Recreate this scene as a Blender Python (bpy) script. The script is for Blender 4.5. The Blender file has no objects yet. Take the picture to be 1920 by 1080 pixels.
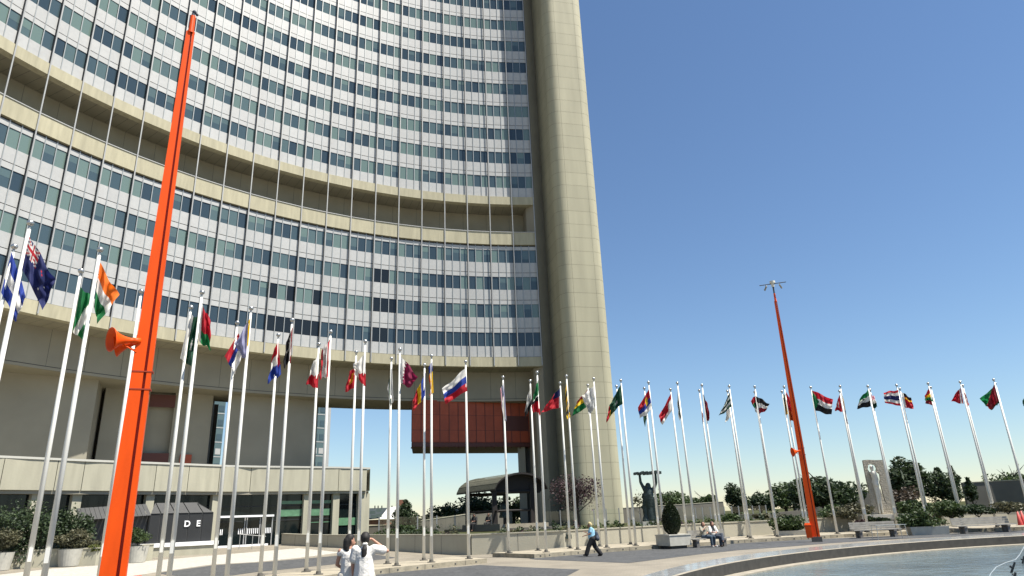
import bpy, bmesh, math, random
from mathutils import Vector, Matrix
from mathutils.geometry import tessellate_polygon
R_ = math.radians
rnd = random.Random(7)
scn = bpy.context.scene
COL = scn.collection
# ------------------------------------------------------------------ camera
CAMZ = 1.85; FPX = 1264.5; PIT = 0.32985; ROL = -0.040537
cc, ss = math.cos(ROL), math.sin(ROL); cp, sp = math.cos(PIT), math.sin(PIT)
cd = bpy.data.cameras.new('camera'); cam = bpy.data.objects.new('camera', cd); COL.objects.link(cam)
right = Vector((cc, -ss*sp, ss*cp)); up = Vector((-ss, -cc*sp, cc*cp)); fwd = Vector((0, cp, sp))
M = Matrix((right, up, -fwd)).transposed().to_4x4(); M.translation = Vector((0, 0, CAMZ))
cam.matrix_world = M
cd.sensor_width = 36; cd.lens = 36*FPX/1920; cd.clip_start = .1; cd.clip_end = 3000
scn.camera = cam
# ------------------------------------------------------------------ light
SUN_EL = R_(62.5); SUN_H = Vector((.927, -.375)).normalized()
w = bpy.data.worlds.new('World'); scn.world = w; w.use_nodes = True
nt = w.node_tree; bg = nt.nodes['Background']
sky = nt.nodes.new('ShaderNodeTexSky'); sky.sky_type = 'NISHITA'; sky.sun_disc = False
sky.sun_elevation = SUN_EL; sky.sun_rotation = math.atan2(SUN_H.x, SUN_H.y)
sky.air_density = 1.15; sky.dust_density = 0; sky.ozone_density = 6; sky.altitude = 0
nt.links.new(sky.outputs[0], bg.inputs[0]); bg.inputs[1].default_value = .070
sl = bpy.data.lights.new('sun', 'SUN'); sl.energy = 5.0; sl.angle = R_(.5); sl.color = (1, .95, .86)
so = bpy.data.objects.new('sun', sl); COL.objects.link(so)
sd = Vector((SUN_H.x*math.cos(SUN_EL), SUN_H.y*math.cos(SUN_EL), math.sin(SUN_EL)))
so.rotation_euler = sd.to_track_quat('Z', 'Y').to_euler(); so.location = (30, -20, 60)
scn.view_settings.view_transform = 'Standard'; scn.view_settings.look = 'None'
scn.view_settings.exposure = 0.95; scn.view_settings.gamma = 1
scn.render.engine = 'CYCLES'
scn.cycles.max_bounces = 6; scn.cycles.transparent_max_bounces = 8
# ------------------------------------------------------------------ measuring helpers
def ray(px, py):
    u = (px-960)/FPX; v = -(py-540)/FPX
    return right*u + up*v + fwd
def at(px, py, z=0.0):
    r = ray(px, py); t = (z-CAMZ)/r.z
    return Vector((r.x*t, r.y*t, z))
def atd(px, py, d):
    r = ray(px, py); t = d/math.hypot(r.x, r.y)
    return Vector((r.x*t, r.y*t, CAMZ+r.z*t))
def pol(azd, d, z=0.0):
    a = R_(azd); return Vector((d*math.sin(a), d*math.cos(a), z))
def hgt(x, y):
    return min(max(0.0, (-.6*x+.8*y-36)*.032), .64)
def atg(px, py):
    z = 0.0
    for i in range(30):
        p = at(px, py, z); z = .5*z+.5*hgt(p.x, p.y)
    return Vector((p.x, p.y, hgt(p.x, p.y)))
# ------------------------------------------------------------------ materials
def mat(name, col, rough=.7, metal=0, nz=None, bump=None, spec=None, ior=None, isl=0):
    m = bpy.data.materials.new(name); m.use_nodes = True; t = m.node_tree; b = t.nodes['Principled BSDF']
    b.inputs['Base Color'].default_value = (*col, 1); b.inputs['Roughness'].default_value = rough
    b.inputs['Metallic'].default_value = metal
    if spec is not None: b.inputs['Specular IOR Level'].default_value = spec
    if ior: b.inputs['IOR'].default_value = ior
    tc = t.nodes.new('ShaderNodeTexCoord')
    if nz:
        n = t.nodes.new('ShaderNodeTexNoise'); n.inputs['Scale'].default_value = nz[0]; n.inputs['Detail'].default_value = 6
        if len(nz) > 2:
            mp = t.nodes.new('ShaderNodeMapping'); mp.inputs['Scale'].default_value = nz[2]
            t.links.new(tc.outputs['Object'], mp.inputs[0]); t.links.new(mp.outputs[0], n.inputs['Vector'])
        else: t.links.new(tc.outputs['Object'], n.inputs['Vector'])
        r = t.nodes.new('ShaderNodeValToRGB'); r.color_ramp.elements[0].position = .3; r.color_ramp.elements[1].position = .7
        a = nz[1]
        r.color_ramp.elements[0].color = (*[c*(1-a) for c in col], 1); r.color_ramp.elements[1].color = (*[min(1, c*(1+a)) for c in col], 1)
        t.links.new(n.outputs['Fac'], r.inputs[0]); t.links.new(r.outputs[0], b.inputs['Base Color'])
    if isl:        # each panel of a real wall differs a little in tone
        g = t.nodes.new('ShaderNodeNewGeometry'); mr = t.nodes.new('ShaderNodeMapRange'); mr.inputs[3].default_value = 1-isl; mr.inputs[4].default_value = 1+isl*.5
        mm = t.nodes.new('ShaderNodeMix'); mm.data_type = 'RGBA'; mm.blend_type = 'MULTIPLY'; mm.inputs[0].default_value = 1
        t.links.new(g.outputs['Random Per Island'], mr.inputs[0])
        if b.inputs['Base Color'].links: t.links.new(b.inputs['Base Color'].links[0].from_socket, mm.inputs[6])
        else: mm.inputs[6].default_value = (*col, 1)
        t.links.new(mr.outputs[0], mm.inputs[7]); t.links.new(mm.outputs[2], b.inputs['Base Color'])
    if bump:
        n = t.nodes.new('ShaderNodeTexNoise'); n.inputs['Scale'].default_value = bump[0]; n.inputs['Detail'].default_value = 5
        if len(bump) > 2:
            mp = t.nodes.new('ShaderNodeMapping'); mp.inputs['Scale'].default_value = bump[2]
            t.links.new(tc.outputs['Object'], mp.inputs[0]); t.links.new(mp.outputs[0], n.inputs['Vector'])
        else: t.links.new(tc.outputs['Object'], n.inputs['Vector'])
        bn = t.nodes.new('ShaderNodeBump'); bn.inputs['Strength'].default_value = bump[1]; bn.inputs['Distance'].default_value = .1
        t.links.new(n.outputs['Fac'], bn.inputs['Height']); t.links.new(bn.outputs[0], b.inputs['Normal'])
    return m
def cobble_mat(name, c1, c2, scale, rough=.8):
    m = mat(name, c1, rough); t = m.node_tree; b = t.nodes['Principled BSDF']
    tc = t.nodes['Texture Coordinate']
    v = t.nodes.new('ShaderNodeTexVoronoi'); v.inputs['Scale'].default_value = scale
    n = t.nodes.new('ShaderNodeTexNoise'); n.inputs['Scale'].default_value = .8; n.inputs['Detail'].default_value = 8
    t.links.new(tc.outputs['Object'], v.inputs['Vector']); t.links.new(tc.outputs['Object'], n.inputs['Vector'])
    mx = t.nodes.new('ShaderNodeMix'); mx.data_type = 'RGBA'; mx.inputs[6].default_value = (*c1, 1); mx.inputs[7].default_value = (*c2, 1)
    sh = t.nodes.new('ShaderNodeSeparateColor'); t.links.new(v.outputs['Color'], sh.inputs[0])
    ad = t.nodes.new('ShaderNodeMath'); ad.operation = 'MULTIPLY_ADD'; ad.inputs[1].default_value = .6
    sb = t.nodes.new('ShaderNodeMath'); sb.operation = 'MULTIPLY'; sb.inputs[1].default_value = .6
    t.links.new(n.outputs['Fac'], sb.inputs[0]); t.links.new(sh.outputs[0], ad.inputs[0]); t.links.new(sb.outputs[0], ad.inputs[2])
    t.links.new(ad.outputs[0], mx.inputs[0]); t.links.new(mx.outputs[2], b.inputs['Base Color'])
    bn = t.nodes.new('ShaderNodeBump'); bn.inputs['Strength'].default_value = .35; bn.inputs['Distance'].default_value = .02
    t.links.new(v.outputs['Distance'], bn.inputs['Height']); t.links.new(bn.outputs[0], b.inputs['Normal'])
    return m
def paving_mat(name, c1, c2, size, mortar):
    m = mat(name, c1, .75); t = m.node_tree; b = t.nodes['Principled BSDF']; tc = t.nodes['Texture Coordinate']
    mp = t.nodes.new('ShaderNodeMapping'); mp.inputs['Rotation'].default_value = (0, 0, .5)
    br = t.nodes.new('ShaderNodeTexBrick'); br.inputs['Scale'].default_value = size
    br.inputs['Color1'].default_value = (*c1, 1); br.inputs['Color2'].default_value = (*c2, 1); br.inputs['Mortar'].default_value = (*mortar, 1)
    br.inputs['Mortar Size'].default_value = .012
    n = t.nodes.new('ShaderNodeTexNoise'); n.inputs['Scale'].default_value = .6; n.inputs['Detail'].default_value = 9
    mx = t.nodes.new('ShaderNodeMix'); mx.data_type = 'RGBA'; mx.blend_type = 'MULTIPLY'; mx.inputs[0].default_value = .6
    t.links.new(tc.outputs['Object'], mp.inputs[0]); t.links.new(mp.outputs[0], br.inputs['Vector'])
    t.links.new(tc.outputs['Object'], n.inputs['Vector']); t.links.new(br.outputs[0], mx.inputs[6])
    t.links.new(n.outputs['Fac'], mx.inputs[7]); t.links.new(mx.outputs[2], b.inputs['Base Color'])
    return m
def attr_mat(name, rough=.8, trans=.42):
    m = bpy.data.materials.new(name); m.use_nodes = True; t = m.node_tree; b = t.nodes['Principled BSDF']
    a = t.nodes.new('ShaderNodeAttribute'); a.attribute_name = 'Col'
    t.links.new(a.outputs['Color'], b.inputs['Base Color']); b.inputs['Roughness'].default_value = rough
    if trans:
        tr = t.nodes.new('ShaderNodeBsdfTranslucent'); t.links.new(a.outputs['Color'], tr.inputs[0])
        mx = t.nodes.new('ShaderNodeMixShader'); mx.inputs[0].default_value = trans
        t.links.new(b.outputs[0], mx.inputs[1]); t.links.new(tr.outputs[0], mx.inputs[2])
        t.links.new(mx.outputs[0], t.nodes['Material Output'].inputs[0])
    return m
def leaf_mat(name, c1, c2):
    m = bpy.data.materials.new(name); m.use_nodes = True; t = m.node_tree; b = t.nodes['Principled BSDF']
    g = t.nodes.new('ShaderNodeNewGeometry'); mx = t.nodes.new('ShaderNodeMix'); mx.data_type = 'RGBA'
    mx.inputs[6].default_value = (*c1, 1); mx.inputs[7].default_value = (*c2, 1)
    t.links.new(g.outputs['Random Per Island'], mx.inputs[0]); t.links.new(mx.outputs[2], b.inputs['Base Color'])
    b.inputs['Roughness'].default_value = .6
    tr = t.nodes.new('ShaderNodeBsdfTranslucent'); t.links.new(mx.outputs[2], tr.inputs[0])
    ms = t.nodes.new('ShaderNodeMixShader'); ms.inputs[0].default_value = .25
    t.links.new(b.outputs[0], ms.inputs[1]); t.links.new(tr.outputs[0], ms.inputs[2])
    t.links.new(ms.outputs[0], t.nodes['Material Output'].inputs[0])
    return m
MT = dict(
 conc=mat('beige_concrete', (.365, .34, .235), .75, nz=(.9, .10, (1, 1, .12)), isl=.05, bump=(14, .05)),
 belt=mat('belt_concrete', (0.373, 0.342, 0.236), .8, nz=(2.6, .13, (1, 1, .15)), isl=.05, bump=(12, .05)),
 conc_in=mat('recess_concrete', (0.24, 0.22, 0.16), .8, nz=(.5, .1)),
 core=mat('core_cladding', (.27, .25, .195), .8, nz=(.4, .08)),
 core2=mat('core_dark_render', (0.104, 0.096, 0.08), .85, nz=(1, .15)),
 white=mat('white_panel', (0.396, 0.396, 0.386), .5, nz=(3, .05), isl=.07),
 dark=mat('dark_joint', (.05, .05, .05), .7),
 mull=mat('mullion_metal', (0.315, 0.33, 0.323), .45, .4),
 rail=mat('rail_metal', (.34, .34, .33), .5, .3, nz=(1, .1)),
 g0=mat('glass_blue', (.055, .085, .10), .07, .0, ior=1.5),
 g1=mat('glass_navy', (.035, .055, .07), .07, .0, ior=1.5),
 g2=mat('glass_blind_green', (.13, .185, .165), .12, .0, ior=1.6),
 g3=mat('glass_blind_grey', (.085, .125, .125), .10, .0, ior=1.65),
 g4=mat('glass_black', (.012, .014, .014), .08, .0, ior=1.5),
 fascia=mat('podium_fascia', (0.356, 0.337, 0.255), .8, nz=(2.2, .11, (1, 1, .15)), isl=.04, bump=(9, .04)),
 cap=mat('fascia_cap', (0.44, 0.428, 0.377), .6),
 pglass=mat('podium_glass', (.005, .009, .010), .05, ior=1.38),
 ggreen=mat('green_blind', (.10, .21, .12), .25, nz=(3, .2)),
 orange=mat('orange_paint', (.70, .072, .001), .5, nz=(1.5, .10, (3, 3, .6)), bump=(30, .03), spec=.25),
 orange_d=mat('orange_groove', (.30, .03, .005), .6),
 redpan=mat('rust_red_panel', (0.348, 0.0638, 0.0232), .6, nz=(1.2, .12), isl=.15),
 redpan_d=mat('rust_red_dark', (.09, .025, .018), .6),
 pole=mat('white_pole_paint', (.66, .65, .60), .35, nz=(2, .04)),
 steel=mat('steel', (0.44, 0.44, 0.424), .3, .8),
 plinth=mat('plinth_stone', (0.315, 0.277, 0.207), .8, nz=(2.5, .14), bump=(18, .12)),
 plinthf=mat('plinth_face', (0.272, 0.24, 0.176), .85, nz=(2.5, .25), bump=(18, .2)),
 wall=mat('planter_wall', (0.365, 0.34, 0.264), .8, nz=(.9, .09, (1, 1, .4)), bump=(10, .06)),
 wallb=mat('shaded_grey_wall', (.125, .115, .095), .85, nz=(.9, .12)),  # base grey darkened: the shade on the terrace walls is put into the colour
 soil=mat('soil', (0.056, 0.06, 0.032), 1, nz=(2, .3), spec=0),
 ground=paving_mat('plaza_paving', (0.331, 0.29, 0.225), (0.296, 0.261, 0.202), 1.4, (0.213, 0.19, 0.148)),
 pale=mat('pale_gravel', (0.373, 0.354, 0.311), .9, nz=(5, .16), bump=(25, .3)),
 cob=cobble_mat('granite_cobbles', (0.0231, 0.0242, 0.0254), (0.0806, 0.0818, 0.0825), 7.5),
 cope=mat('wet_coping', (0.272, 0.272, 0.264), .16, nz=(2, .2), bump=(3, .03)),
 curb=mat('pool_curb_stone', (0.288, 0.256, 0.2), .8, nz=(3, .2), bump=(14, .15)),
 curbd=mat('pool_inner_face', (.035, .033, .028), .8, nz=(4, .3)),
 kiosk=mat('anthracite_panel', (.012, .013, .014), .6, nz=(1, .1)),
 kroof=mat('grey_awning', (.055, .055, .055), .6),
 letter=mat('white_letter', (.8, .8, .8), .5),
 wood=mat('dark_timber', (.012, .008, .006), .7, nz=(6, .2)),
 shingle=mat('roof_tiles', (.085, .085, .06), .8, nz=(5, .25), bump=(9, .4)),
 bronze=mat('bronze', (.045, .06, .055), .45, .6, nz=(5, .3), bump=(9, .3)),
 stone=mat('rough_stone', (.38, .34, .27), .9, nz=(9, .25), bump=(9, .7)),
 marble=mat('white_marble', (0.624, 0.592, 0.512), .6, nz=(3, .05)),
 bark=mat('bark', (.05, .04, .03), .9, nz=(8, .3)),
 pot=mat('pot_concrete', (0.407, 0.392, 0.34), .8, nz=(4, .1)),
 bench=mat('bench_wood_grey', (0.288, 0.272, 0.24), .7, nz=(5, .15)),
 benchd=mat('bench_leg_stone', (.15, .14, .13), .8),
 glassf=None,
 lf_d=leaf_mat('leaf_dark', (.016, .032, .013), (.052, .080, .030)),
 lf_m=leaf_mat('leaf_mid', (.022, .045, .012), (.07, .105, .03)),
 lf_y=leaf_mat('leaf_yellowish', (.05, .07, .015), (.17, .17, .045)),
 lf_p=leaf_mat('leaf_purple', (.022, .012, .014), (.085, .045, .05)),
 lf_b=leaf_mat('leaf_brownish', (.035, .028, .02), (.10, .07, .045)),
 lf_o=leaf_mat('leaf_olive', (.045, .05, .025), (.14, .13, .07)),
 lf_t=leaf_mat('leaf_topiary', (.008, .016, .005), (.025, .04, .012)),
 flag=attr_mat('flag_cloth'),
 skin=mat('skin', (.40, .21, .14), .55),
 skin2=mat('skin_tan', (.22, .11, .07), .55),
 hair=mat('black_hair', (.009, .007, .006), .7),
 hairb=mat('blond_hair', (.45, .36, .18), .6),
 hairr=mat('brown_hair', (.06, .02, .015), .5),
 shirt=mat('white_cloth', (0.592, 0.568, 0.528), .85, bump=(9, .35)),
 shirtb=mat('light_blue_cloth', (.26, .48, .62), .85, nz=(6, .15)),
 black=mat('black_cloth', (.012, .012, .013), .85),
 jeans=mat('denim', (.035, .055, .08), .85),
 navy=mat('navy_bag', (.03, .04, .06), .8),
 cream=mat('cream_cloth', (0.48, 0.448, 0.384), .85),
 redroof=mat('dark_roof', (.03, .04, .04), .5, nz=(2, .2)),
 brick=mat('brick_render', (0.288, 0.128, 0.08), .85, nz=(1, .2)),
 whitew=mat('white_render', (0.576, 0.56, 0.544), .85),
 cone=mat('red_plastic', (.45, .05, .04), .5),
)
gm = bpy.data.materials.new('fence_glass'); gm.use_nodes = True; t = gm.node_tree
tb = t.nodes.new('ShaderNodeBsdfTransparent'); tb.inputs[0].default_value = (.86, .9, .88, 1)
gl = t.nodes.new('ShaderNodeBsdfGlossy'); gl.inputs['Roughness'].default_value = .03
mx = t.nodes.new('ShaderNodeMixShader'); mx.inputs[0].default_value = .07
t.links.new(tb.outputs[0], mx.inputs[1]); t.links.new(gl.outputs[0], mx.inputs[2]); t.links.new(mx.outputs[0], t.nodes['Material Output'].inputs[0])
MT['glassf'] = gm
wm = mat('pool_water', (.125, .155, .155), .07, ior=1.33, bump=(2.0, .6, (.8, 1.6, 1)), nz=(.25, .35)); MT['water'] = wm
for n_ in wm.node_tree.nodes:
    if n_.type == 'BUMP': n_.inputs['Distance'].default_value = .14
# ------------------------------------------------------------------ object helpers
def tag(o, label=None, cat=None, group=None, kind=None):
    if label: o['label'] = label
    if cat: o['category'] = cat
    if group: o['group'] = group
    if kind: o['kind'] = kind
    return o
def empty(name, loc=(0, 0, 0), rz=0):
    o = bpy.data.objects.new(name, None); COL.objects.link(o); o.location = loc; o.rotation_euler = (0, 0, rz)
    o.empty_display_size = .3
    return o
class MB:
    def __init__(s): s.v = []; s.f = []; s.m = []
    def face(s, pts, mi=0):
        n = len(s.v); s.v += [tuple(p) for p in pts]; s.f.append(list(range(n, n+len(pts)))); s.m.append(mi)
    def box(s, c, d, rz=0, mi=0, taper=1.0):
        cx, cy, cz = c; dx, dy, dz = d[0]/2, d[1]/2, d[2]/2; n = len(s.v); co, si = math.cos(rz), math.sin(rz)
        for z, k in ((-dz, 1), (dz, taper)):
            for x, y in ((-dx, -dy), (dx, -dy), (dx, dy), (-dx, dy)):
                x *= k; y *= k
                s.v.append((cx+x*co-y*si, cy+x*si+y*co, cz+z))
        for f in ((0, 3, 2, 1), (4, 5, 6, 7), (0, 1, 5, 4), (1, 2, 6, 5), (2, 3, 7, 6), (3, 0, 4, 7)):
            s.f.append([n+i for i in f]); s.m.append(mi)
        return s
    def tube(s, p0, p1, r0, r1=None, n=10, mi=0, caps=True):
        r1 = r0 if r1 is None else r1; p0 = Vector(p0); p1 = Vector(p1); d = (p1-p0)
        if d.length < 1e-6: return s
        q = d.to_track_quat('Z', 'Y'); k = len(s.v)
        for p, r in ((p0, r0), (p1, r1)):
            for i in range(n):
                a = 2*math.pi*i/n; s.v.append(tuple(p+q@Vector((r*math.cos(a), r*math.sin(a), 0))))
        for i in range(n):
            j = (i+1) % n; s.f.append([k+i, k+j, k+n+j, k+n+i]); s.m.append(mi)
        if caps:
            s.f.append([k+i for i in reversed(range(n))]); s.m.append(mi); s.f.append([k+n+i for i in range(n)]); s.m.append(mi)
        return s
    def ball(s, c, r, n=10, m=7, mi=0, sc=(1, 1, 1)):
        k = len(s.v)
        for j in range(1, m):
            th = math.pi*j/m
            for i in range(n):
                a = 2*math.pi*i/n; s.v.append((c[0]+sc[0]*r*math.sin(th)*math.cos(a), c[1]+sc[1]*r*math.sin(th)*math.sin(a), c[2]+sc[2]*r*math.cos(th)))
        s.v.append((c[0], c[1], c[2]+sc[2]*r)); s.v.append((c[0], c[1], c[2]-sc[2]*r)); T = len(s.v)-2
        for j in range(m-2):
            for i in range(n):
                i2 = (i+1) % n; s.f.append([k+j*n+i, k+(j+1)*n+i, k+(j+1)*n+i2, k+j*n+i2]); s.m.append(mi)
        for i in range(n):
            i2 = (i+1) % n; s.f.append([T, k+i, k+i2]); s.m.append(mi); s.f.append([T+1, k+(m-2)*n+i2, k+(m-2)*n+i]); s.m.append(mi)
        return s
    def lathe(s, c, prof, n=20, mi=0, q=None):
        k = len(s.v); c = Vector(c)
        for r, z in prof:
            for i in range(n):
                a = 2*math.pi*i/n; p = Vector((r*math.cos(a), r*math.sin(a), z))
                if q: p = q@p
                s.v.append(tuple(c+p))
        for j in range(len(prof)-1):
            for i in range(n):
                i2 = (i+1) % n; s.f.append([k+j*n+i, k+j*n+i2, k+(j+1)*n+i2, k+(j+1)*n+i]); s.m.append(mi)
        return s
    def prism(s, poly, z0, z1, mi=0, mside=None):
        n = len(poly); k = len(s.v); mside = mi if mside is None else mside
        z0f = z0 if callable(z0) else (lambda p: z0); z1f = z1 if callable(z1) else (lambda p: z1)
        s.v += [(p[0], p[1], z0f(p)) for p in poly]+[(p[0], p[1], z1f(p)) for p in poly]
        tr = tessellate_polygon([[Vector((p[0], p[1], 0)) for p in poly]])
        area = sum(poly[i][0]*poly[(i+1) % n][1]-poly[(i+1) % n][0]*poly[i][1] for i in range(n))
        for a in tr:
            a = list(a); p, q, r = [poly[i] for i in a]
            if (q[0]-p[0])*(r[1]-p[1])-(q[1]-p[1])*(r[0]-p[0]) < 0: a.reverse()
            s.f.append([k+n+i for i in a]); s.m.append(mi); s.f.append([k+i for i in reversed(a)]); s.m.append(mi)
        for i in range(n):
            j = (i+1) % n; f = [k+i, k+j, k+n+j, k+n+i]
            if area < 0: f.reverse()
            s.f.append(f); s.m.append(mside)
        return s
    def build(s, name, mats, parent=None, smooth=False, auto=None):
        me = bpy.data.meshes.new(name); me.from_pydata(s.v, [], s.f)
        if not isinstance(mats, (list, tuple)): mats = [mats]
        for m in mats: me.materials.append(m)
        me.polygons.foreach_set('material_index', s.m)
        if smooth: me.polygons.foreach_set('use_smooth', [True]*len(s.f))
        me.update(); o = bpy.data.objects.new(name, me); COL.objects.link(o)
        if parent: o.parent = parent
        return o
def copy_tree(o, parent=None):
    c = o.copy(); COL.objects.link(c); c.parent = parent
    for ch in list(o.children): copy_tree(ch, c)
    return c
def local(root, p): return Vector(p)-Vector(root.location)
# ------------------------------------------------------------------ ground
RI_C, RI_R = (30.295, 7.603), 29.42
RO_C, RO_R = (32.01, 9.54), 31.29
def drape(name, polys, m, dz, holes=()):
    bm = bmesh.new()
    for poly in polys:
        loops = [[Vector((p[0], p[1], 0)) for p in poly]]+[[Vector((p[0], p[1], 0)) for p in h] for h in holes]
        flat = [v for l in loops for v in l]; vs = [bm.verts.new(v) for v in flat]
        for a in tessellate_polygon(loops):
            try: f = bm.faces.new([vs[i] for i in a])
            except ValueError: continue
            f.normal_update()
            if f.normal.z < 0: f.normal_flip()
    for q in (36, 56):
        bmesh.ops.bisect_plane(bm, geom=bm.verts[:]+bm.edges[:]+bm.faces[:], plane_co=(0, q/.8, 0), plane_no=(-.6, .8, 0))
    for v in bm.verts: v.co.z = hgt(v.co.x, v.co.y)+dz
    me = bpy.data.meshes.new(name); bm.to_mesh(me); bm.free(); me.materials.append(m)
    o = bpy.data.objects.new(name, me); COL.objects.link(o); o['kind'] = 'structure'
    return o
NC = 160
inner = [(RI_C[0]+RI_R*math.cos(2*math.pi*i/NC), RI_C[1]+RI_R*math.sin(2*math.pi*i/NC)) for i in range(NC)]
outer = [(RO_C[0]+RO_R*math.cos(2*math.pi*i/NC), RO_C[1]+RO_R*math.sin(2*math.pi*i/NC)) for i in range(NC)]
drape('ground', [[(-900, -300), (900, -300), (900, 1800), (-900, 1800)]], MT['ground'], 0, [inner])
def G(*ps): return [atg(*p)[:2] for p in ps]
# granite cobbles in front of the plinths
cobA = G((1087, 1068), (980, 1063.5), (900, 1059.5), (800, 1068), (702, 1077))
cobA = cobA+[(-6.6, 27.0), (-9.2, 22.5), (-11.0, 16.0), (-11.3, 8), (-6, 4), (0.2, 16), (0.9, 22)]
cobB = G((1004, 1049.5), (1100, 1053), (1178, 1056), (1252, 1047), (1308, 1040), (1382, 1032), (1460, 1026.5), (1560, 1018.5), (1660, 1012), (1780, 1006.5), (1915, 1001))+[(36, 42.0), (36, 44.5), (17.7, 43.6), (11.3, 43.0), (7.7, 41.0), (3.3, 38.2), (0.3, 35.2)]
drape('cobble_paving', [cobA, cobB], MT['cob'], .006)
drape('grey_paving', [G((293, 1075), (400, 1060), (480, 1055), (560, 1048.5), (627, 1042.5), (690, 1038), (745, 1046), (690, 1052), (629, 1058), (480, 1073), (400, 1084))], MT['cob'], .006)
drape('gravel_path', [G((-60, 1085), (100, 1066), (178, 1061), (290, 1051), (395, 1042), (560, 1028), (640, 1036), (555, 1047), (478, 1054), (395, 1059), (290, 1074), (100, 1100), (-60, 1130))], MT['pale'], .006)
# pool
m = MB()
for i in range(NC):
    j = (i+1) % NC
    def io(k, w, ):
        a, b = inner[k], outer[k]; return a[0]*(1-w)+b[0]*w, a[1]*(1-w)+b[1]*w
    a0, a1 = io(i, .13), io(j, .13); b0, b1 = outer[i], outer[j]
    m.face([(*a0, .012), (*b0, .012), (*b1, .012), (*a1, .012)], 0)
    i0, i1 = inner[i], inner[j]
    m.face([(*i0, .06), (*a0, .06), (*a1, .06), (*i1, .06)], 1)
    m.face([(*a0, .012), (*a1, .012), (*a1, .06), (*a0, .06)], 1)
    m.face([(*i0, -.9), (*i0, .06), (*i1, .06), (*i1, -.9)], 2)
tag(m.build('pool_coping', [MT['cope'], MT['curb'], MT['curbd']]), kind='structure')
m = MB(); m.face([(x, y, -.34) for x, y in inner]); tag(m.build('pool_water', MT['water']), kind='structure')
m = MB()
for i in range(NC):
    j = (i+1) % NC
    def sc(k, f): return (RI_C[0]+(inner[k][0]-RI_C[0])*f, RI_C[1]+(inner[k][1]-RI_C[1])*f)
    a, b, c, d = sc(i, 1), sc(j, 1), sc(j, .983), sc(i, .983)
    m.face([(*a, -.30), (*b, -.30), (*c, -.30), (*d, -.30)]); m.face([(*d, -.8), (*d, -.30), (*c, -.30), (*c, -.8)])
tag(m.build('pool_step', MT['curb']), kind='structure')
# ------------------------------------------------------------------ flagpoles and flags
C_ = dict(w=(.70, .68, .64), r=(.45, .012, .025), b=(.02, .05, .30), n=(.014, .02, .10), k=(.012, .012, .013), g=(.01, .17, .05), G=(.008, .06, .03),
          y=(.80, .52, .02), o=(.80, .16, .01), m=(.20, .008, .05), l=(.33, .33, .48), s=(.45, .45, .44), B=(.10, .22, .62), d=(.24, .01, .02), p=(.70, .35, .40))
def hs(*cols):                     # horizontal stripes (along v)
    return lambda u, v: cols[min(int(v*len(cols)), len(cols)-1)]
def vs_(*cols): return lambda u, v: cols[min(int(u*len(cols)), len(cols)-1)]
def disc(base, c, uu, vv, r): return lambda u, v: c if ((u-uu)*1.5)**2+(v-vv)**2 < r*r else base(u, v)
def star(base, c, uu, vv, r):
    def f(u, v):
        x, y = (u-uu)*1.5, v-vv; d = math.hypot(x, y); a = math.atan2(x, -y)
        k = abs(((a/(2*math.pi/5)) % 1)-.5)*2
        return c if d < r*(.42+.58*k**1.6) else base(u, v)
    return f
def tri(base, c, k=.4): return lambda u, v: c if u < k*(1-abs(2*v-1)) else base(u, v)
def jack(base):
    def f(u, v):
        if u < .42 and v < .5:
            x, y = u/.42, v/.5
            if abs(x-.5) < .08 or abs(y-.5) < .1: return 'r'
            if abs(x-.5) < .15 or abs(y-.5) < .18: return 'w'
            if abs(x-y) < .07 or abs(x+y-1) < .07: return 'r'
            if abs(x-y) < .17 or abs(x+y-1) < .17: return 'w'
            return 'n'
        return base(u, v)
    return f
def serr(u, v): return 'w' if u < .28+.07*(1-abs(((v*7) % 1)-.5)*4) else 'm'
def dia(*cols):
    return lambda u, v: cols[min(int((u*.5+v*.5)*len(cols)), len(cols)-1)]
def thai(u, v): return 'r' if v < .17 or v > .83 else ('w' if v < .33 or v > .67 else 'n')
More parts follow.
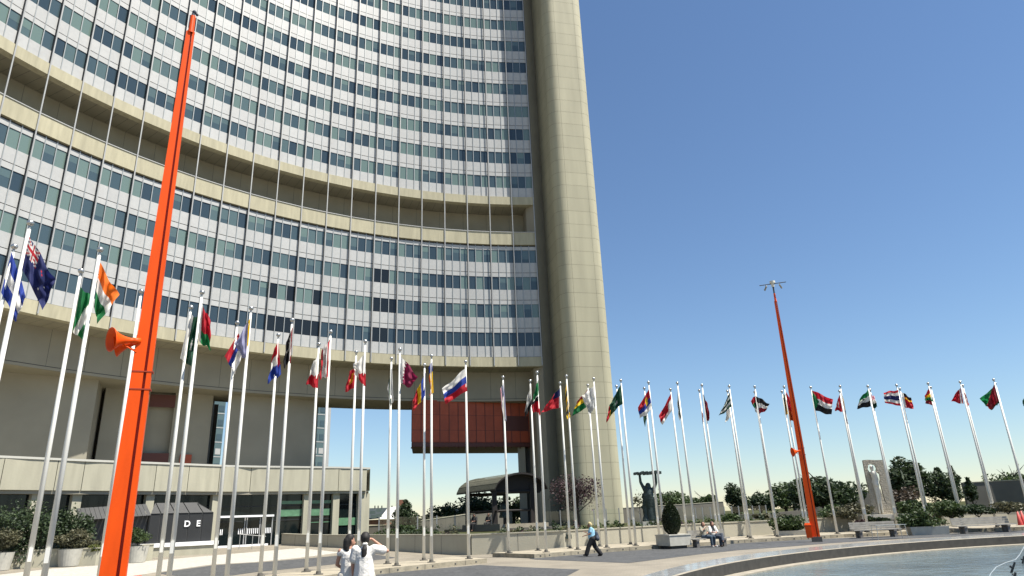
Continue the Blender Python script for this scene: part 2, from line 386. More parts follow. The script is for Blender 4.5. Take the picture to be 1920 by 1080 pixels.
P_ = [ # top px, row, [corners ht, hb, fb, ft] px, pattern, flag label, pole note
 ((27,462),'b',[(22,472),(2,548),(30,604),(48,555)],disc(hs('b','w','b'),'s',.5,.5,.08),'blue white blue striped flag hanging at the far left','blue white blue flag'),
 ((57,418),'f',[(55,444),(42,505),(80,581),(104,525)],star(star(star(jack(vs_('n')),'r',.62,.3,.07),'w',.8,.5,.06),'w',.62,.75,.06),'dark blue flag with red white cross canton and stars','dark blue flag with cross canton'),
 ((152,508),'b',[(151,538),(136,622),(154,637),(176,562)],dia('g','g','w','g'),'green flag with a white diagonal band, drooping','green flag with white diagonal band'),
 ((188,468),'f',[(188,492),(176,575),(184,606),(222,554)],hs('o','w','g'),'orange white green flag left of the near orange mast','orange white green flag'),
 ((265,546),'b',None,None,None,'white flagpole standing directly behind the near orange mast'),
 ((358,576),'b',[(356,588),(338,672),(364,690),(377,598)],star(lambda u,v:'w' if u<.3 else 'G','w',.6,.6,.17),'dark green and white flag with a white star','dark green flag with white star'),
 ((379,548),'f',[(379,570),(373,640),(396,657),(394,602)],lambda u,v:'w' if u<.1 else ('r' if v<.64 else 'g'),'red over green flag with pale hoist edge','red over green flag'),
 ((445,605),'b',[(447,625),(421,668),(441,701),(457,650)],lambda u,v:('w' if u>.55+.3*abs(v-.5) else ('b' if u>.35 else 'r')),'red blue and white flag with its red corner to the left','red blue white flag beside the lilac one'),
 ((471,578),'f',[(470,596),(464,668),(455,672),(438,646)],lambda u,v:'y' if u<.16 else 'l','pale lilac flag with a yellow edge','pale lilac and yellow flag'),
 ((522,628),'b',[(522,638),(527,702),(503,719),(511,662)],lambda u,v:('r' if v<.3 or (u<.25 and v<.7) else ('w' if v<.62 else 'b')),'red white blue flag drooping against the dark beam','red white blue flag left of the black and red one'),
 ((548,600),'f',[(549,612),(545,680),(532,690),(537,640)],star(star(lambda u,v:'w' if .2<u<.3 else ('k' if u>.3 else 'd'),'w',.55,.3,.09),'w',.7,.5,.08),'black and dark red flag with white stars','black and dark red flag'),
 ((598,645),'b',[(599,662),(596,728),(575,720),(585,682)],lambda u,v:'w' if v<.62 else 'r','white over red flag on the rear pole','white over red flag'),
 ((620,622),'f',[(619,636),(615,706),(601,711),(602,658)],lambda u,v:('r' if u<.22 or u>.8 else ('k' if (abs(u-.5)<.12 and abs(v-.5)<.22 and (int(v*24)+int(u*16))%2==0) else 'w')),'red and white flag with a dark emblem','red and white flag with emblem'),
 ((668,660),'b',[(667,688),(664,728),(646,735),(657,695)],lambda u,v:('y' if (abs(u-.45)<.22 and abs(v-.45)<.25 and (int(v*14)+int(u*13))%2) else 'r'),'red flag with a golden emblem','red flag with golden emblem'),
 ((685,640),'f',[(685,664),(686,726),(666,703),(661,684)],lambda u,v:'w' if v<.62 or u>.7 else 'r','white flag with a red lower corner','white flag with red corner'),
 ((734,672),'b',[(735,688),(738,752),(730,764),(727,728)],vs_('s','w','G','s'),'thin furled white and olive flag','furled white and olive flag'),
 ((750,655),'f',[(752,668),(749,718),(768,728),(783,706)],serr,'maroon flag with a white serrated hoist','maroon flag'),
 ((796,684),'b',[(798,698),(797,742),(776,770),(774,748)],vs_('b','y','r'),'blue yellow red flag blowing to the left','blue yellow red flag'),
 ((809,667),'f',[(810,678),(813,736),(806,742),(803,690)],lambda u,v:('b' if v<.3 else ('y' if u<.6 else 'r')),'narrow furled flag of blue, yellow and red','furled blue yellow red flag'),
 ((873,678),'f',[(873,690),(876,733),(836,757),(830,729)],hs('w','b','r'),'white blue red striped flag blowing left before the red block','white blue red striped flag'),
 ((943,707),'b',[(944,716),(950,790),(942,776),(939,728)],vs_('l','w','b','w','p'),'thin furled white and violet flag before the red block','furled white and violet flag'),
 ((994,714),'b',[(995,722),(998,758),(982,787),(989,745)],lambda u,v:'w' if v<.4 else ('s' if v<.7 else 'k'),'white and grey flag with its tip hanging left','white and grey flag'),
 ((1007,698),'f',[(1009,712),(1013,778),(997,770),(1001,738)],lambda u,v:('g' if v<.42 else ('w' if v<.47 else ('k' if v<.6 else 'r'))),'green black and red flag','green black and red flag'),
 ((1050,718),'b',[(1050,727),(1051,764),(1014,774),(1030,752)],lambda u,v:'n' if (u<.5 and v<.42) else ('w' if u<.06 else 'r'),'crimson flag with a navy corner, blowing left','crimson flag with navy corner'),
 ((1062,705),'f',[(1063,716),(1069,782),(1064,786),(1059,738)],lambda u,v:('k' if int(v*7)%2 else 'y'),'thin furled black and yellow flag before the tower','furled black and yellow flag'),
 ((1102,722),'b',[(1102,730),(1099,764),(1071,782),(1083,752)],lambda u,v:('d' if v<.22 else ('y' if v<.55 else 'g')),'yellow and green flag half behind a white one','yellow and green flag'),
 ((1113,710),'f',[(1113,724),(1118,762),(1105,778),(1090,743)],lambda u,v:('s' if (v>.55 or (abs(u-.5)<.2 and abs(v-.3)<.15 and (int(u*20)+int(v*16))%2)) else 'w'),'white flag with a faint emblem before the tower','white flag with faint emblem'),
 ((1156,724),'b',[(1156,736),(1158,764),(1137,792),(1142,762)],lambda u,v:'r' if u>.72 else ('y' if u>.6 else 'G'),'green flag with a red hanging tip beside the tower','green flag with red tip'),
 ((1164,713),'f',[(1164,721),(1168,757),(1146,774),(1143,760)],disc(lambda u,v:'G','s',.5,.6,.12),'dark green flag beside the end tower','dark green flag'),
 ((1208,728),'b',[(1209,738),(1214,780),(1208,801),(1205,772)],lambda u,v:'G' if v>.3 else 'w','small dark green flag hanging below the red blue white one','small dark green flag'),
 ((1216,717),'f',[(1217,730),(1223,766),(1200,786),(1195,764)],lambda u,v:('y' if (abs(u-.3)<.08 and abs(v-.4)<.2) else ('r' if v<.42 else ('b' if v<.72 else 'w'))),'red blue white flag with a small crest','red blue white flag with crest'),
 ((1257,730),'b',[(1258,738),(1260,770),(1241,797),(1236,779)],lambda u,v:('w' if (u<.3 and v>.3) or v>.75 else 'r'),'red and white flag hanging to the left, beside a furled green one','red and white flag beside the furled green one'),
 ((1270,718),'f',[(1271,730),(1278,784),(1274,788),(1270,754)],lambda u,v:('w' if u<.3 else ('G' if u<.7 else 's')),'thin furled green and white flag','furled green and white flag'),
 ((1311,732),'b',[(1312,740),(1318,796),(1320,790),(1314,762)],lambda u,v:('p' if u>.6 else 'd'),'narrow dark red and pink flag','narrow dark red and pink flag'),
 ((1316,722),'f',[(1319,738),(1326,790),(1332,784),(1326,758)],lambda u,v:('n' if v<.3 and u<.5 else 'd'),'dark crimson flag blowing right','dark crimson flag'),
 ((1364,733),'b',[(1366,741),(1370,782),(1360,792),(1362,762)],lambda u,v:('B' if v<.4 else 'w'),'pale blue and white hanging flag','pale blue and white flag'),
 ((1367,724),'f',[(1368,736),(1372,762),(1347,781),(1356,762)],lambda u,v:('w' if int(v*5)%2 else 'G'),'white flag with dark green stripes','dark green and white striped flag'),
 ((1415,735),'b',[(1416,742),(1421,776),(1416,772),(1407,752)],tri(hs('r','g','s'),'k',.4),'small multicoloured flag with red, green and white','small red green white flag'),
 ((1415,725),'f',[(1417,742),(1423,776),(1434,772),(1443,758)],hs('k','w','d'),'black white and dark red flag blowing right','black white dark red flag'),
 ((1466,734),'b',[(1468,738),(1473,778),(1480,776),(1477,742)],vs_('G','y','o'),'gold and green flag left of the far orange mast','gold and green flag'),
 ((1470,725),'f',[(1473,734),(1481,790),(1492,786),(1486,754)],lambda u,v:('r' if v<.6 else ('o' if int(u*8)%2 else 'd')),'red and gold flag partly behind the far orange mast','red and gold flag'),
 ((1520,726),'f',[(1522,732),(1528,770),(1559,778),(1561,748)],tri(hs('r','w','k'),'g',.32),'red white black flag with a green triangle, blowing right','red white black flag with green triangle'),
 ((1574,733),'b',[(1574,740),(1580,772),(1566,770),(1569,754)],lambda u,v:('w' if abs(u-.55)<.12 and abs(v-.5)<.25 else 'r'),'bright red flag with a white mark','bright red flag with white mark'),
 ((1575,724),'f',[(1577,732),(1587,792),(1590,795),(1584,758)],lambda u,v:('y' if v<.3 and u>.4 else 'n'),'narrow navy flag hanging beside a bright red one','narrow navy flag'),
 ((1631,731),'b',[(1632,737),(1637,766),(1646,762),(1639,744)],hs('p','w','G'),'pink white and green flag blowing right','pink white and green flag'),
 ((1627,724),'f',[(1628,730),(1633,762),(1606,767),(1612,748)],star(hs('g','w','k'),'k',.5,.45,.1),'green white black flag blowing left','green white black flag'),
 ((1687,729),'b',[(1690,735),(1697,765),(1713,767),(1708,746)],lambda u,v:('w' if u<.2 else ('k' if v<.25 else ('y' if .3<v<.42 else 'r'))),'dark red flag with a yellow line, blowing right','dark red flag with yellow line'),
 ((1681,722),'f',[(1684,731),(1689,761),(1658,756),(1657,736)],thai,'red white blue striped flag blowing left, third pair from the right','red white navy striped flag'),
 ((1745,726),'b',[(1745,732),(1751,760),(1734,757),(1737,742)],hs('p','y','d'),'yellow green and red rounded flag','yellow and red flag'),
 ((1740,719),'f',[(1742,728),(1750,753),(1735,750),(1734,742)],hs('r','y','g'),'red yellow and green flag bunched at its pole','red yellow green flag'),
 ((1805,723),'b',[(1806,730),(1812,763),(1817,758),(1812,741)],lambda u,v:'r','plain crimson flag on the rear pole','plain crimson flag'),
 ((1800,716),'f',[(1801,727),(1807,757),(1784,753),(1793,735)],lambda u,v:('w' if abs(u-.2)<.08 else 'r'),'crimson flag with a white stripe blowing left','crimson flag with white stripe'),
 ((1866,719),'b',[(1864,725),(1871,760),(1850,762),(1836,748)],disc(lambda u,v:'g','w',.4,.5,.12),'bright green flag behind a dark red one','bright green flag'),
 ((1863,712),'f',[(1864,720),(1874,755),(1858,770),(1850,760)],lambda u,v:('G' if v>.88 else 'd'),'dark red flag at the right, in front of a green one','dark red flag before the green one'),
 ((1931,708),'f',[(1932,728),(1938,765),(1918,762),(1917,752)],lambda u,v:'G','dark green flag tip at the right edge','dark green flag at the right edge'),
]
POLE_T = 9.4; PZ = .2
pole_pos = []
pp = empty('flagpole')
sb = MB(); sb.tube((0, 0, .03), (0, 0, 9.02), .074, .042, 14); sb.build('shaft', MT['pole'], pp, smooth=True)
MB().ball((0, 0, 9.2), .085, 12, 8).build('finial_ball', MT['steel'], pp, smooth=True)
MB().tube((0, 0, 9.02), (0, 0, 9.13), .03, .03, 8).build('finial_neck', MT['mull'], pp)
MB().box((0, -.085, 1.25), (.09, .06, .34)).build('winch_box', MT['pole'], pp)
bb = MB(); bb.box((0, 0, .015), (.34, .34, .03)); bb.tube((0, 0, .03), (0, 0, .12), .10, .085, 12); bb.build('base_plate', MT['core2'], pp)
first = True
def flag_mesh(quad, d, patf, seed, furl):
    r = random.Random(seed); ht, hb, fb, ft = quad; nu, nv = 26, 20
    ph = r.uniform(0, 6.28); k1 = r.uniform(7, 11); amp = r.uniform(.07, .12); P = []
    for j in range(nv+1):
        v = j/nv
        for i in range(nu+1):
            u = i/nu
            su = math.sin(math.pi*u)
            x = (ht[0]*(1-u)+ft[0]*u)*(1-v)+(hb[0]*(1-u)+fb[0]*u)*v
            y = (ht[1]*(1-u)+ft[1]*u)*(1-v)+(hb[1]*(1-u)+fb[1]*u)*v
            S = 20/d
            x += S*(1.6*math.sin(ph+5*u+3*v)*u+1.2*math.sin(k1*v+ph)*u*u)
            y += S*(3.0*math.sin(ph*2+6.5*u)*su+2.2*math.sin(k1*u+ph+2*v)*u)
            wv = amp*(.35+u)*math.sin(k1*u+2.5*v+ph)*min(1, u*5)+.07*math.sin(13*u-5*v+ph*1.7)*min(1, u*4)+.05*math.sin(17*v+9*u+ph)*u
            P.append(atd(x, y, d-wv*1.3-.05))
    cols = []; F = []
    for j in range(nv):
        for i in range(nu):
            F.append((j*(nu+1)+i, (j+1)*(nu+1)+i, (j+1)*(nu+1)+i+1, j*(nu+1)+i+1)); cols.append(C_[patf((i+.5)/nu, (j+.5)/nv)])
    return P, F, cols
for idx, (tp, row, quad, patf, fl, pl) in enumerate(P_):
    p = at(tp[0], tp[1], POLE_T); d = math.hypot(p.x, p.y); pole_pos.append((row, Vector((p.x, p.y, 0))))
    o = pp if first else copy_tree(pp)
    first = False
    o.location = (p.x, p.y, PZ); o.rotation_euler.z = -math.atan2(p.x, p.y)+rnd.uniform(-.15, .15)
    lab = pl if quad is None else 'tall white flagpole flying the '+pl
    tag(o, ' '.join(lab.split()[:16]), 'flagpole', 'flagpoles in two rows on the stone plinths')
    if quad is None: continue
    P, F, cols = flag_mesh(quad, d, patf, idx*13+5, False)
    me = bpy.data.meshes.new('flag'); org = Vector((p.x, p.y, PZ+7.5))
    me.from_pydata([tuple(q-org) for q in P], [], F); at_ = me.color_attributes.new('Col', 'FLOAT_COLOR', 'CORNER')
    buf = []
    for c in cols: buf += [*c, 1.0]*4
    at_.data.foreach_set('color', buf); me.materials.append(MT['flag']); me.polygons.foreach_set('use_smooth', [True]*len(F))
    fo = bpy.data.objects.new('flag', me); COL.objects.link(fo); fo.location = org
    tag(fo, ' '.join(fl.split()[:16]), 'flag', 'flags hanging from the flagpoles')
# ------------------------------------------------------------------ plinths under the poles
def plinth(fr, bk, name, ends):
    """fr/bk: front and rear pole positions in order left to right"""
    def off(line, k):
        out = []
        for i, p in enumerate(line):
            a = line[max(i-1, 0)]; b = line[min(i+1, len(line)-1)]; t = (b-a).normalized(); n = Vector((t.y, -t.x, 0))
            out.append(p+n*k)
        return out
    F = off(fr, .62); B = off(bk, -.55)
    F[0] -= (fr[1]-fr[0]).normalized()*ends[0]; B[0] -= (bk[1]-bk[0]).normalized()*ends[0]
    F[-1] += (fr[-1]-fr[-2]).normalized()*ends[1]; B[-1] += (bk[-1]-bk[-2]).normalized()*ends[1]
    poly = [(p.x, p.y) for p in F]+[(p.x, p.y) for p in reversed(B)]
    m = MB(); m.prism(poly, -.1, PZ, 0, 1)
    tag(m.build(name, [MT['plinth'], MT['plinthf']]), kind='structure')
    # drain holes and joints on the front face
    m = MB()
    for i in range(len(F)-1):
        a, b = F[i], F[i+1]; t = (b-a).normalized(); n = Vector((t.y, -t.x, 0)); rz = math.atan2(t.y, t.x); L = (b-a).length
        for s in (.3, .75):
            c = a+t*L*s+n*.004; m.box((c.x, c.y, .10), (.07, .02, .06), rz)
        c = a+t*L*.52+n*.002; m.box((c.x, c.y, .10), (.015, .012, .2), rz)
    tag(m.build(name+'_drains', MT['dark']), kind='structure')
fr = [v for r, v in pole_pos if r == 'f']; bk = [v for r, v in pole_pos if r == 'b']
f1 = [v for v in fr if v.x < -1.5]; b1 = [v for v in bk if v.x < -1.5]
f2 = [v for v in fr if v.x > -1.5]; b2 = [v for v in bk if v.x > -1.5]
f1 = [f1[0]+(f1[0]-f1[1])*2.2, f1[0]+(f1[0]-f1[1])]+f1; b1 = [b1[0]+(b1[0]-b1[1])*2.2, b1[0]+(b1[0]-b1[1])]+b1+[b1[-1]+(b1[-1]-b1[-2])*.9]
plinth(f1, b1, 'flag_plinth', (0, .55))
f2 = [f2[0]+Vector((-1.0, -.75, 0))]+f2; f2.append(f2[-1]+(f2[-1]-f2[-2])*3)
b2.append(b2[-1]+(b2[-1]-b2[-2])*4); b2 = b2
WALLP = [(-2.9, 41.2), (2.4, 41.5), (9.2, 45.7), (14.8, 47.8), (20, 49.6), (34, 50.2), (48, 49.0)]
F2 = []
for i, p in enumerate(f2):
    a = f2[max(i-1, 0)]; b = f2[min(i+1, len(f2)-1)]; t = (b-a).normalized(); F2.append(p+Vector((t.y, -t.x, 0))*.62)
poly2 = [(p.x, p.y) for p in F2]+[(48, 48.9)]+[(x, y-.06) for x, y in reversed(WALLP[1:-1])]+[(-1.6, 38.2)]
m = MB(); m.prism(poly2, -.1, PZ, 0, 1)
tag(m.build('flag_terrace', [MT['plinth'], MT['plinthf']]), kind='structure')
m = MB()
for i in range(len(F2)-1):
    a, b = F2[i], F2[i+1]; t = (b-a).normalized(); n = Vector((t.y, -t.x, 0)); rz = math.atan2(t.y, t.x); L = (b-a).length
    for s in ([.3, .75] if L < 4 else [.1, .3, .5, .7, .9]):
        c = a+t*L*s+n*.004; m.box((c.x, c.y, .10), (.07, .02, .06), rz)
    c = a+t*L*.52+n*.002; m.box((c.x, c.y, .10), (.015, .012, .2), rz)
tag(m.build('terrace_drains', MT['dark']), kind='structure')
# ------------------------------------------------------------------ planter walls
def wall_thing(pts, z0, z1, th, mat_, name, label, cat, cap=None, joints=0):
    """pts plan polyline; front faces the right-hand side normal; z1 may be a list"""
    root = empty(name, (pts[0][0], pts[0][1], 0)); m = MB(); mc = MB(); mj = MB()
    zs = z1 if isinstance(z1, (list, tuple)) else [z1]*len(pts)
    O = root.location
    N = []
    for i in range(len(pts)):
        a = Vector(pts[max(i-1, 0)]); b = Vector(pts[min(i+1, len(pts)-1)]); t = (b-a).normalized(); N.append(Vector((-t.y, t.x)))
    for i in range(len(pts)-1):
        a, b = Vector(pts[i]), Vector(pts[i+1]); na, nb = N[i]*th, N[i+1]*th
        q = [a, b, b+nb, a+na]; zz = [zs[i], zs[i+1], zs[i+1], zs[i]]
        lo = [(p.x-O.x, p.y-O.y, z0) for p in q]; hi = [(p.x-O.x, p.y-O.y, z) for p, z in zip(q, zz)]
        m.face(hi)
        for k in (0, 2): m.face([lo[k], lo[k+1], hi[k+1], hi[k]])
        if i == 0: m.face([lo[3], lo[0], hi[0], hi[3]])
        if i == len(pts)-2: m.face([lo[1], lo[2], hi[2], hi[1]])
        if joints:
            t = (b-a); L = t.length; t.normalize(); n = int(L/joints)
            for k in range(1, n+1):
                c = a+t*(k*L/(n+1)); z = zs[i]+(zs[i+1]-zs[i])*k/(n+1)
                mj.box((c.x-O.x, c.y-O.y, (z0+z)/2), (.02, .012, z-z0-.02), math.atan2(t.y, t.x))
    m.build('wall_panel', mat_, root)
    if joints: mj.build('panel_joint', MT['dark'], root)
    if cap:
        for i in range(len(pts)-1):
            a, b = Vector(pts[i]), Vector(pts[i+1]); na, nb = N[i], N[i+1]
            q = [a-na*.04, b-nb*.04, b+nb*(th+.04), a+na*(th+.04)]; zz = [zs[i], zs[i+1], zs[i+1], zs[i]]
            lo = [(p.x-O.x, p.y-O.y, z+.003) for p, z in zip(q, zz)]; hi = [(x, y, z+.06) for x, y, z in lo]
            mc.face(hi); mc.face(lo[::-1])
            for k in range(4): mc.face([lo[k], lo[(k+1) % 4], hi[(k+1) % 4], hi[k]])
        mc.build('coping', cap, root)
    tag(root, label, cat)
    return root
steps_px = (33.2, 35.0)
wall_thing([WALLP[0]]+WALLP[1:4]+[(26.2, 49.85)], 0.0, 1.06, .25, MT['wall'], 'planter_wall', 'long low cream planter wall behind the right flagpoles, with a small plaque', 'wall', cap=MT['wall'], joints=3.2)
wall_thing([(29.4, 50.0), (34, 50.2), (48, 49.0)], 0.0, 1.06, .25, MT['wall'], 'planter_wall', 'low planter wall right of the stone steps, behind the last bench', 'wall', cap=MT['wall'], joints=3.2)
SW = [(-18.6, 55.4), (-15.8, 53.2), (-10.4, 48.6), (-3.0, 41.25)]
wall_thing(SW, 0.0, [1.42, 1.28, 1.16, 1.06], .25, MT['wall'], 'ramp_wall', 'shaded low wall running from the podium to the planter corner', 'wall', cap=MT['wall'], joints=3)
# terrace behind the walls
ter = [(-18.6, 55.7), (-10.3, 48.9), (-2.8, 41.5), (2.4, 41.8), (9.2, 46.0), (14.8, 48.1), (26.1, 50.1), (26.1, 51.6), (29.5, 51.7), (29.5, 50.3), (34, 50.5), (48, 49.3), (150, 60), (150, 220), (-60, 220), (-60, 100), (-14, 66)]
ter = [p if p[1] < 200 else (p[0]*9, 1500) for p in ter]
m = MB(); m.prism(ter, .2, .98); tag(m.build('garden_terrace', MT['soil']), kind='structure')
# steps
t = empty('stone_steps', (27.8, 50.9, PZ))
for k in range(5):
    MB().box((0, -.7+.3*k, .08+.16*k-.0), (3.1, .34, .155)).build('step', MT['plinth'], t)
tag(t, 'flight of pale stone steps beside the stone figure monument', 'steps')
# plaque
b = at(1051, 1004, .8)
pq = MB(); pq.box((0, 0, 0), (.38, .03, .24)); po = pq.build('plaque', MT['bronze']); po.location = (2.7, 41.62, .76); po.rotation_euler.z = math.atan2(4.2, 6.8)
po['label'] = 'small dark metal plaque mounted on the long cream planter wall'; po['category'] = 'plaque'
# ------------------------------------------------------------------ curved office tower
FC = Vector((6.776, 26.146)); FR = 49.28
def arc(s, off, z):
    a = s/FR; r = FR+off
    return (FC.x+r*math.sin(a), FC.y+r*math.cos(a), z)
tw = empty('office_tower', (3, 76, 0)); TWO = tw.location
class AB(MB):
    def q(s, s0, s1, z0, z1, off, mi=0):      # panel facing the plaza
        s.face([local(tw, arc(s0, off, z0)), local(tw, arc(s1, off, z0)), local(tw, arc(s1, off, z1)), local(tw, arc(s0, off, z1))], mi)
    def h(s, s0, s1, z, o0, o1, mi=0):        # horizontal strip
        s.face([local(tw, arc(s0, o0, z)), local(tw, arc(s1, o0, z)), local(tw, arc(s1, o1, z)), local(tw, arc(s0, o1, z))], mi)
    def blk(s, s0, s1, z0, z1, o0, o1, mi=0):  # block from offset o0 (front) to o1 (rear)
        s.q(s0, s1, z0, z1, o0, mi); s.h(s0, s1, z0, o0, o1, mi); s.h(s0, s1, z1, o0, o1, mi)
        for e in (s0, s1): s.face([local(tw, arc(e, o0, z0)), local(tw, arc(e, o1, z0)), local(tw, arc(e, o1, z1)), local(tw, arc(e, o0, z1))], mi)
BAY = 2.757; S1 = -3.67; NB = 25; ST = 3.4; WN = BAY/3
J0 = CAMZ+.2313*75.05; JU = CAMZ+.4996*75.05; ZB = CAMZ+.2163*75.05; ZBT = J0
ZM0 = CAMZ+.4139*75.05; ZM1 = CAMZ+.4355*75.05; ZU0 = CAMZ+.4851*75.05
NU_ = 16; ZTOP = JU+NU_*ST
SL = S1-NB*BAY
m = AB()      # dark backing behind panels and glass
for k in range(NB*1):
    s0, s1 = S1-(k+1)*BAY, S1-k*BAY
    m.q(s0, s1, J0, ZM0, .10); m.q(s0, s1, JU, ZTOP, .10)
m.build('facade_backing', MT['dark'], tw)
wl = []
gl_mats = [MT['g0'], MT['g1'], MT['g2'], MT['g3'], MT['g4']]
def storeys():
    for k in range(4): yield 0, k, J0+k*ST
    for k in range(NU_): yield 1, k, JU+k*ST
for blkk, k, z in storeys():
    m = AB(); m2 = AB(); last = (blkk == 0 and k == 3)
    for b in range(NB):
        for c in range(3):
            s1 = S1-b*BAY-c*WN; s0 = s1-WN
            e = .012
            m.q(s0+e, s1-e, z+.03, z+.372*ST, 0)
            m.h(s0+e, s1-e, z+.372*ST, 0, .10)
            m2.q(s0+e, s1-e, z+.845*ST, z+(1 if not last else .985)*ST-.03, 0)
            rr = rnd.random(); near = (math.sin(k*3.1+b*.8)+math.sin(k*1.7-b*.33))*.12
            if blkk == 0 and k == 0: gt = 1 if rr < .85 else 0
            elif rr < .30: gt = 0
            elif rr < .50+near: gt = 1
            elif rr < .74+near: gt = 3
            else: gt = 2
            if blkk == 0 and ((b == 6 and k <= 2) or (b in (9, 10) and k <= 1)) and rr < .8: gt = 4
            part = gt in (0, 3) and rnd.random() < .4
            wl.append((s0+.03, s1-.03, z+.378*ST, z+.84*ST, gt, part, rnd.uniform(.3, .75)))
    m.build('spandrel_band', MT['white'], tw); m2.build('head_band', MT['white'], tw)
def dist(wd): p = arc(wd[0], 0, wd[2]); return math.sqrt(p[0]**2+p[1]**2+(p[2]-2)**2)
def visible(wd):
    p = Vector(arc((wd[0]+wd[1])/2, 0, (wd[2]+wd[3])/2))-Vector((0, 0, CAMZ)); dd = p.dot(fwd)
    x = 960+FPX*p.dot(right)/dd; y = 540-FPX*p.dot(up)/dd
    return 0 < x < 1920 and 0 < y < 1080
vis = sorted([wd for wd in wl if visible(wd)], key=dist); big = set(id(x) for x in vis[:100])
def win(m, wd):
    s0, s1, z0, z1, gt, part, f = wd
    # panes sit very slightly out of true, as real curtain walls do
    t = rnd.uniform(-.012, .012); t2 = rnd.uniform(-.008, .008)
    def qq(a, b, mi):
        m.face([local(tw, arc(s0, .05+t2, a)), local(tw, arc(s1, .05-t2, a)), local(tw, arc(s1, .05+t-t2, b)), local(tw, arc(s0, .05+t+t2, b))], mi)
    if part:
        zz = z1-(z1-z0)*f; qq(z0, zz, gt); qq(zz, z1, 2 if gt == 3 else 3)
    else: qq(z0, z1, gt)
ms = AB()
for wd in wl:
    if id(wd) in big:
        m = AB(); win(m, wd); m.build('window', gl_mats, tw)
    else: win(ms, wd)
wo = ms.build('window', gl_mats, tw); wo['kind'] = 'stuff'
# slim mullions
for k in range(NB):
    for c in (1, 2):
        s = S1-k*BAY-c*WN; m = AB()
        m.blk(s-.035, s+.035, J0, ZM0-.02, -.05, .0); m.blk(s-.035, s+.035, JU, ZTOP, -.05, .0)
        if k*2+c <= 96: m.build('mullion', MT['mull'], tw)
m = AB()
for k in range(NB+1):
    s = S1-k*BAY
    m.blk(s-.065, s+.065, J0, ZM0-.02, -.04, .0); m.blk(s-.065, s+.065, JU, ZTOP, -.04, .0)
m.build('bay_joint', MT['dark'], tw)
for k in range(NB+1):
    s = S1-k*BAY; m = AB()
    if k == 0: s -= .06
    m.blk(s-.05, s+.05, ZB+.1, ZTOP, -.27, -.18)
    for blkk, kk, z in storeys(): m.blk(s-.02, s+.02, z-.05, z, -.18, -.0)
    for z in (ZB+.3, ZM1-.2, ZU0+.3): m.blk(s-.02, s+.02, z, z+.05, -.18, -.155)
    m.build('facade_rail', MT['rail'], tw)
# belts
for (z0, z1, nm) in ((ZB, ZBT-.04, 0), (ZM0+.03, ZM1, 0), (ZU0, JU-.04, 0)):
    m = AB()
    for k in range(NB):
        s0, s1 = S1-(k+1)*BAY+.012, S1-k*BAY-.012
        m.blk(s0, s1, z0, z1, -.16, .55)
    for k in range(NB): m.q(S1-(k+1)*BAY, S1-k*BAY, z0+.02, z1-.02, -.13, 1)
    m.build('concrete_belt', [MT['belt'], MT['dark']], tw)
m = AB()
for k in range(NB): m.blk(S1-(k+1)*BAY, S1-k*BAY, ZM1, ZM1+.07, -.22, .3)
m.build('parapet_cap', MT['white'], tw)
# recess storey
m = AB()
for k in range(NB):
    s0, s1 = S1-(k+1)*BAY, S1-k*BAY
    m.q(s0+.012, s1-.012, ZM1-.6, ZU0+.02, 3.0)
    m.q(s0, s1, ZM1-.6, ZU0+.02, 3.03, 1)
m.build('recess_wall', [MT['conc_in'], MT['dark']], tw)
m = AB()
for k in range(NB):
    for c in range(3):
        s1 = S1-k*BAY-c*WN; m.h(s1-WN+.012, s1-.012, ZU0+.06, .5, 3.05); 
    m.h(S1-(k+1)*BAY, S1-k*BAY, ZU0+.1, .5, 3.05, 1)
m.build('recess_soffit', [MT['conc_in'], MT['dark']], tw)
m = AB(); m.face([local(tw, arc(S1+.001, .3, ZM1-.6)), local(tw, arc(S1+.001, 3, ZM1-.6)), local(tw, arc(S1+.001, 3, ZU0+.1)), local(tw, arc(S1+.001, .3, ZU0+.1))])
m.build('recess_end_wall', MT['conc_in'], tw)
m = AB(); m.h(SL, S1, ZTOP, -.2, 14); m.q(SL, S1, ZTOP, ZTOP+2.5, .2)
for k in range(NB): m.q(S1-(k+1)*BAY, S1-k*BAY, ZB, ZTOP, 14)
m.build('tower_top_and_back', MT['conc'], tw)
# beam below
BO = 3.2; BZ = 14.76
m = AB()
for k in range(NB):
    for c in range(3):
        s1 = S1-k*BAY-c*WN; m.h(s1-WN+.012, s1-.012, ZB+.05, .5, BO+.02)
    m.h(S1-(k+1)*BAY, S1-k*BAY, ZB+.09, .5, BO+.02, 1)
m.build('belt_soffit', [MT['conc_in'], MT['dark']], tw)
m = AB()
for k in range(NB+1):
    s1 = S1-(k-1)*BAY; m.q(s1-BAY+.012, s1-.012, BZ+.3, ZB+.06, BO); m.q(s1-BAY, s1, BZ, ZB+.06, BO+.03, 1); m.q(s1-BAY, s1, BZ, BZ+.24, BO-.02)
m.build('transfer_beam', [MT['core'], MT['dark']], tw)
m = AB()
for k in range(NB+1): m.h(S1-k*BAY, S1-(k-1)*BAY, BZ, BO, BO+6.3); m.q(S1-k*BAY, S1-(k-1)*BAY, BZ, ZB, BO+6.3)
m.build('underside_ceiling', MT['conc_in'], tw)
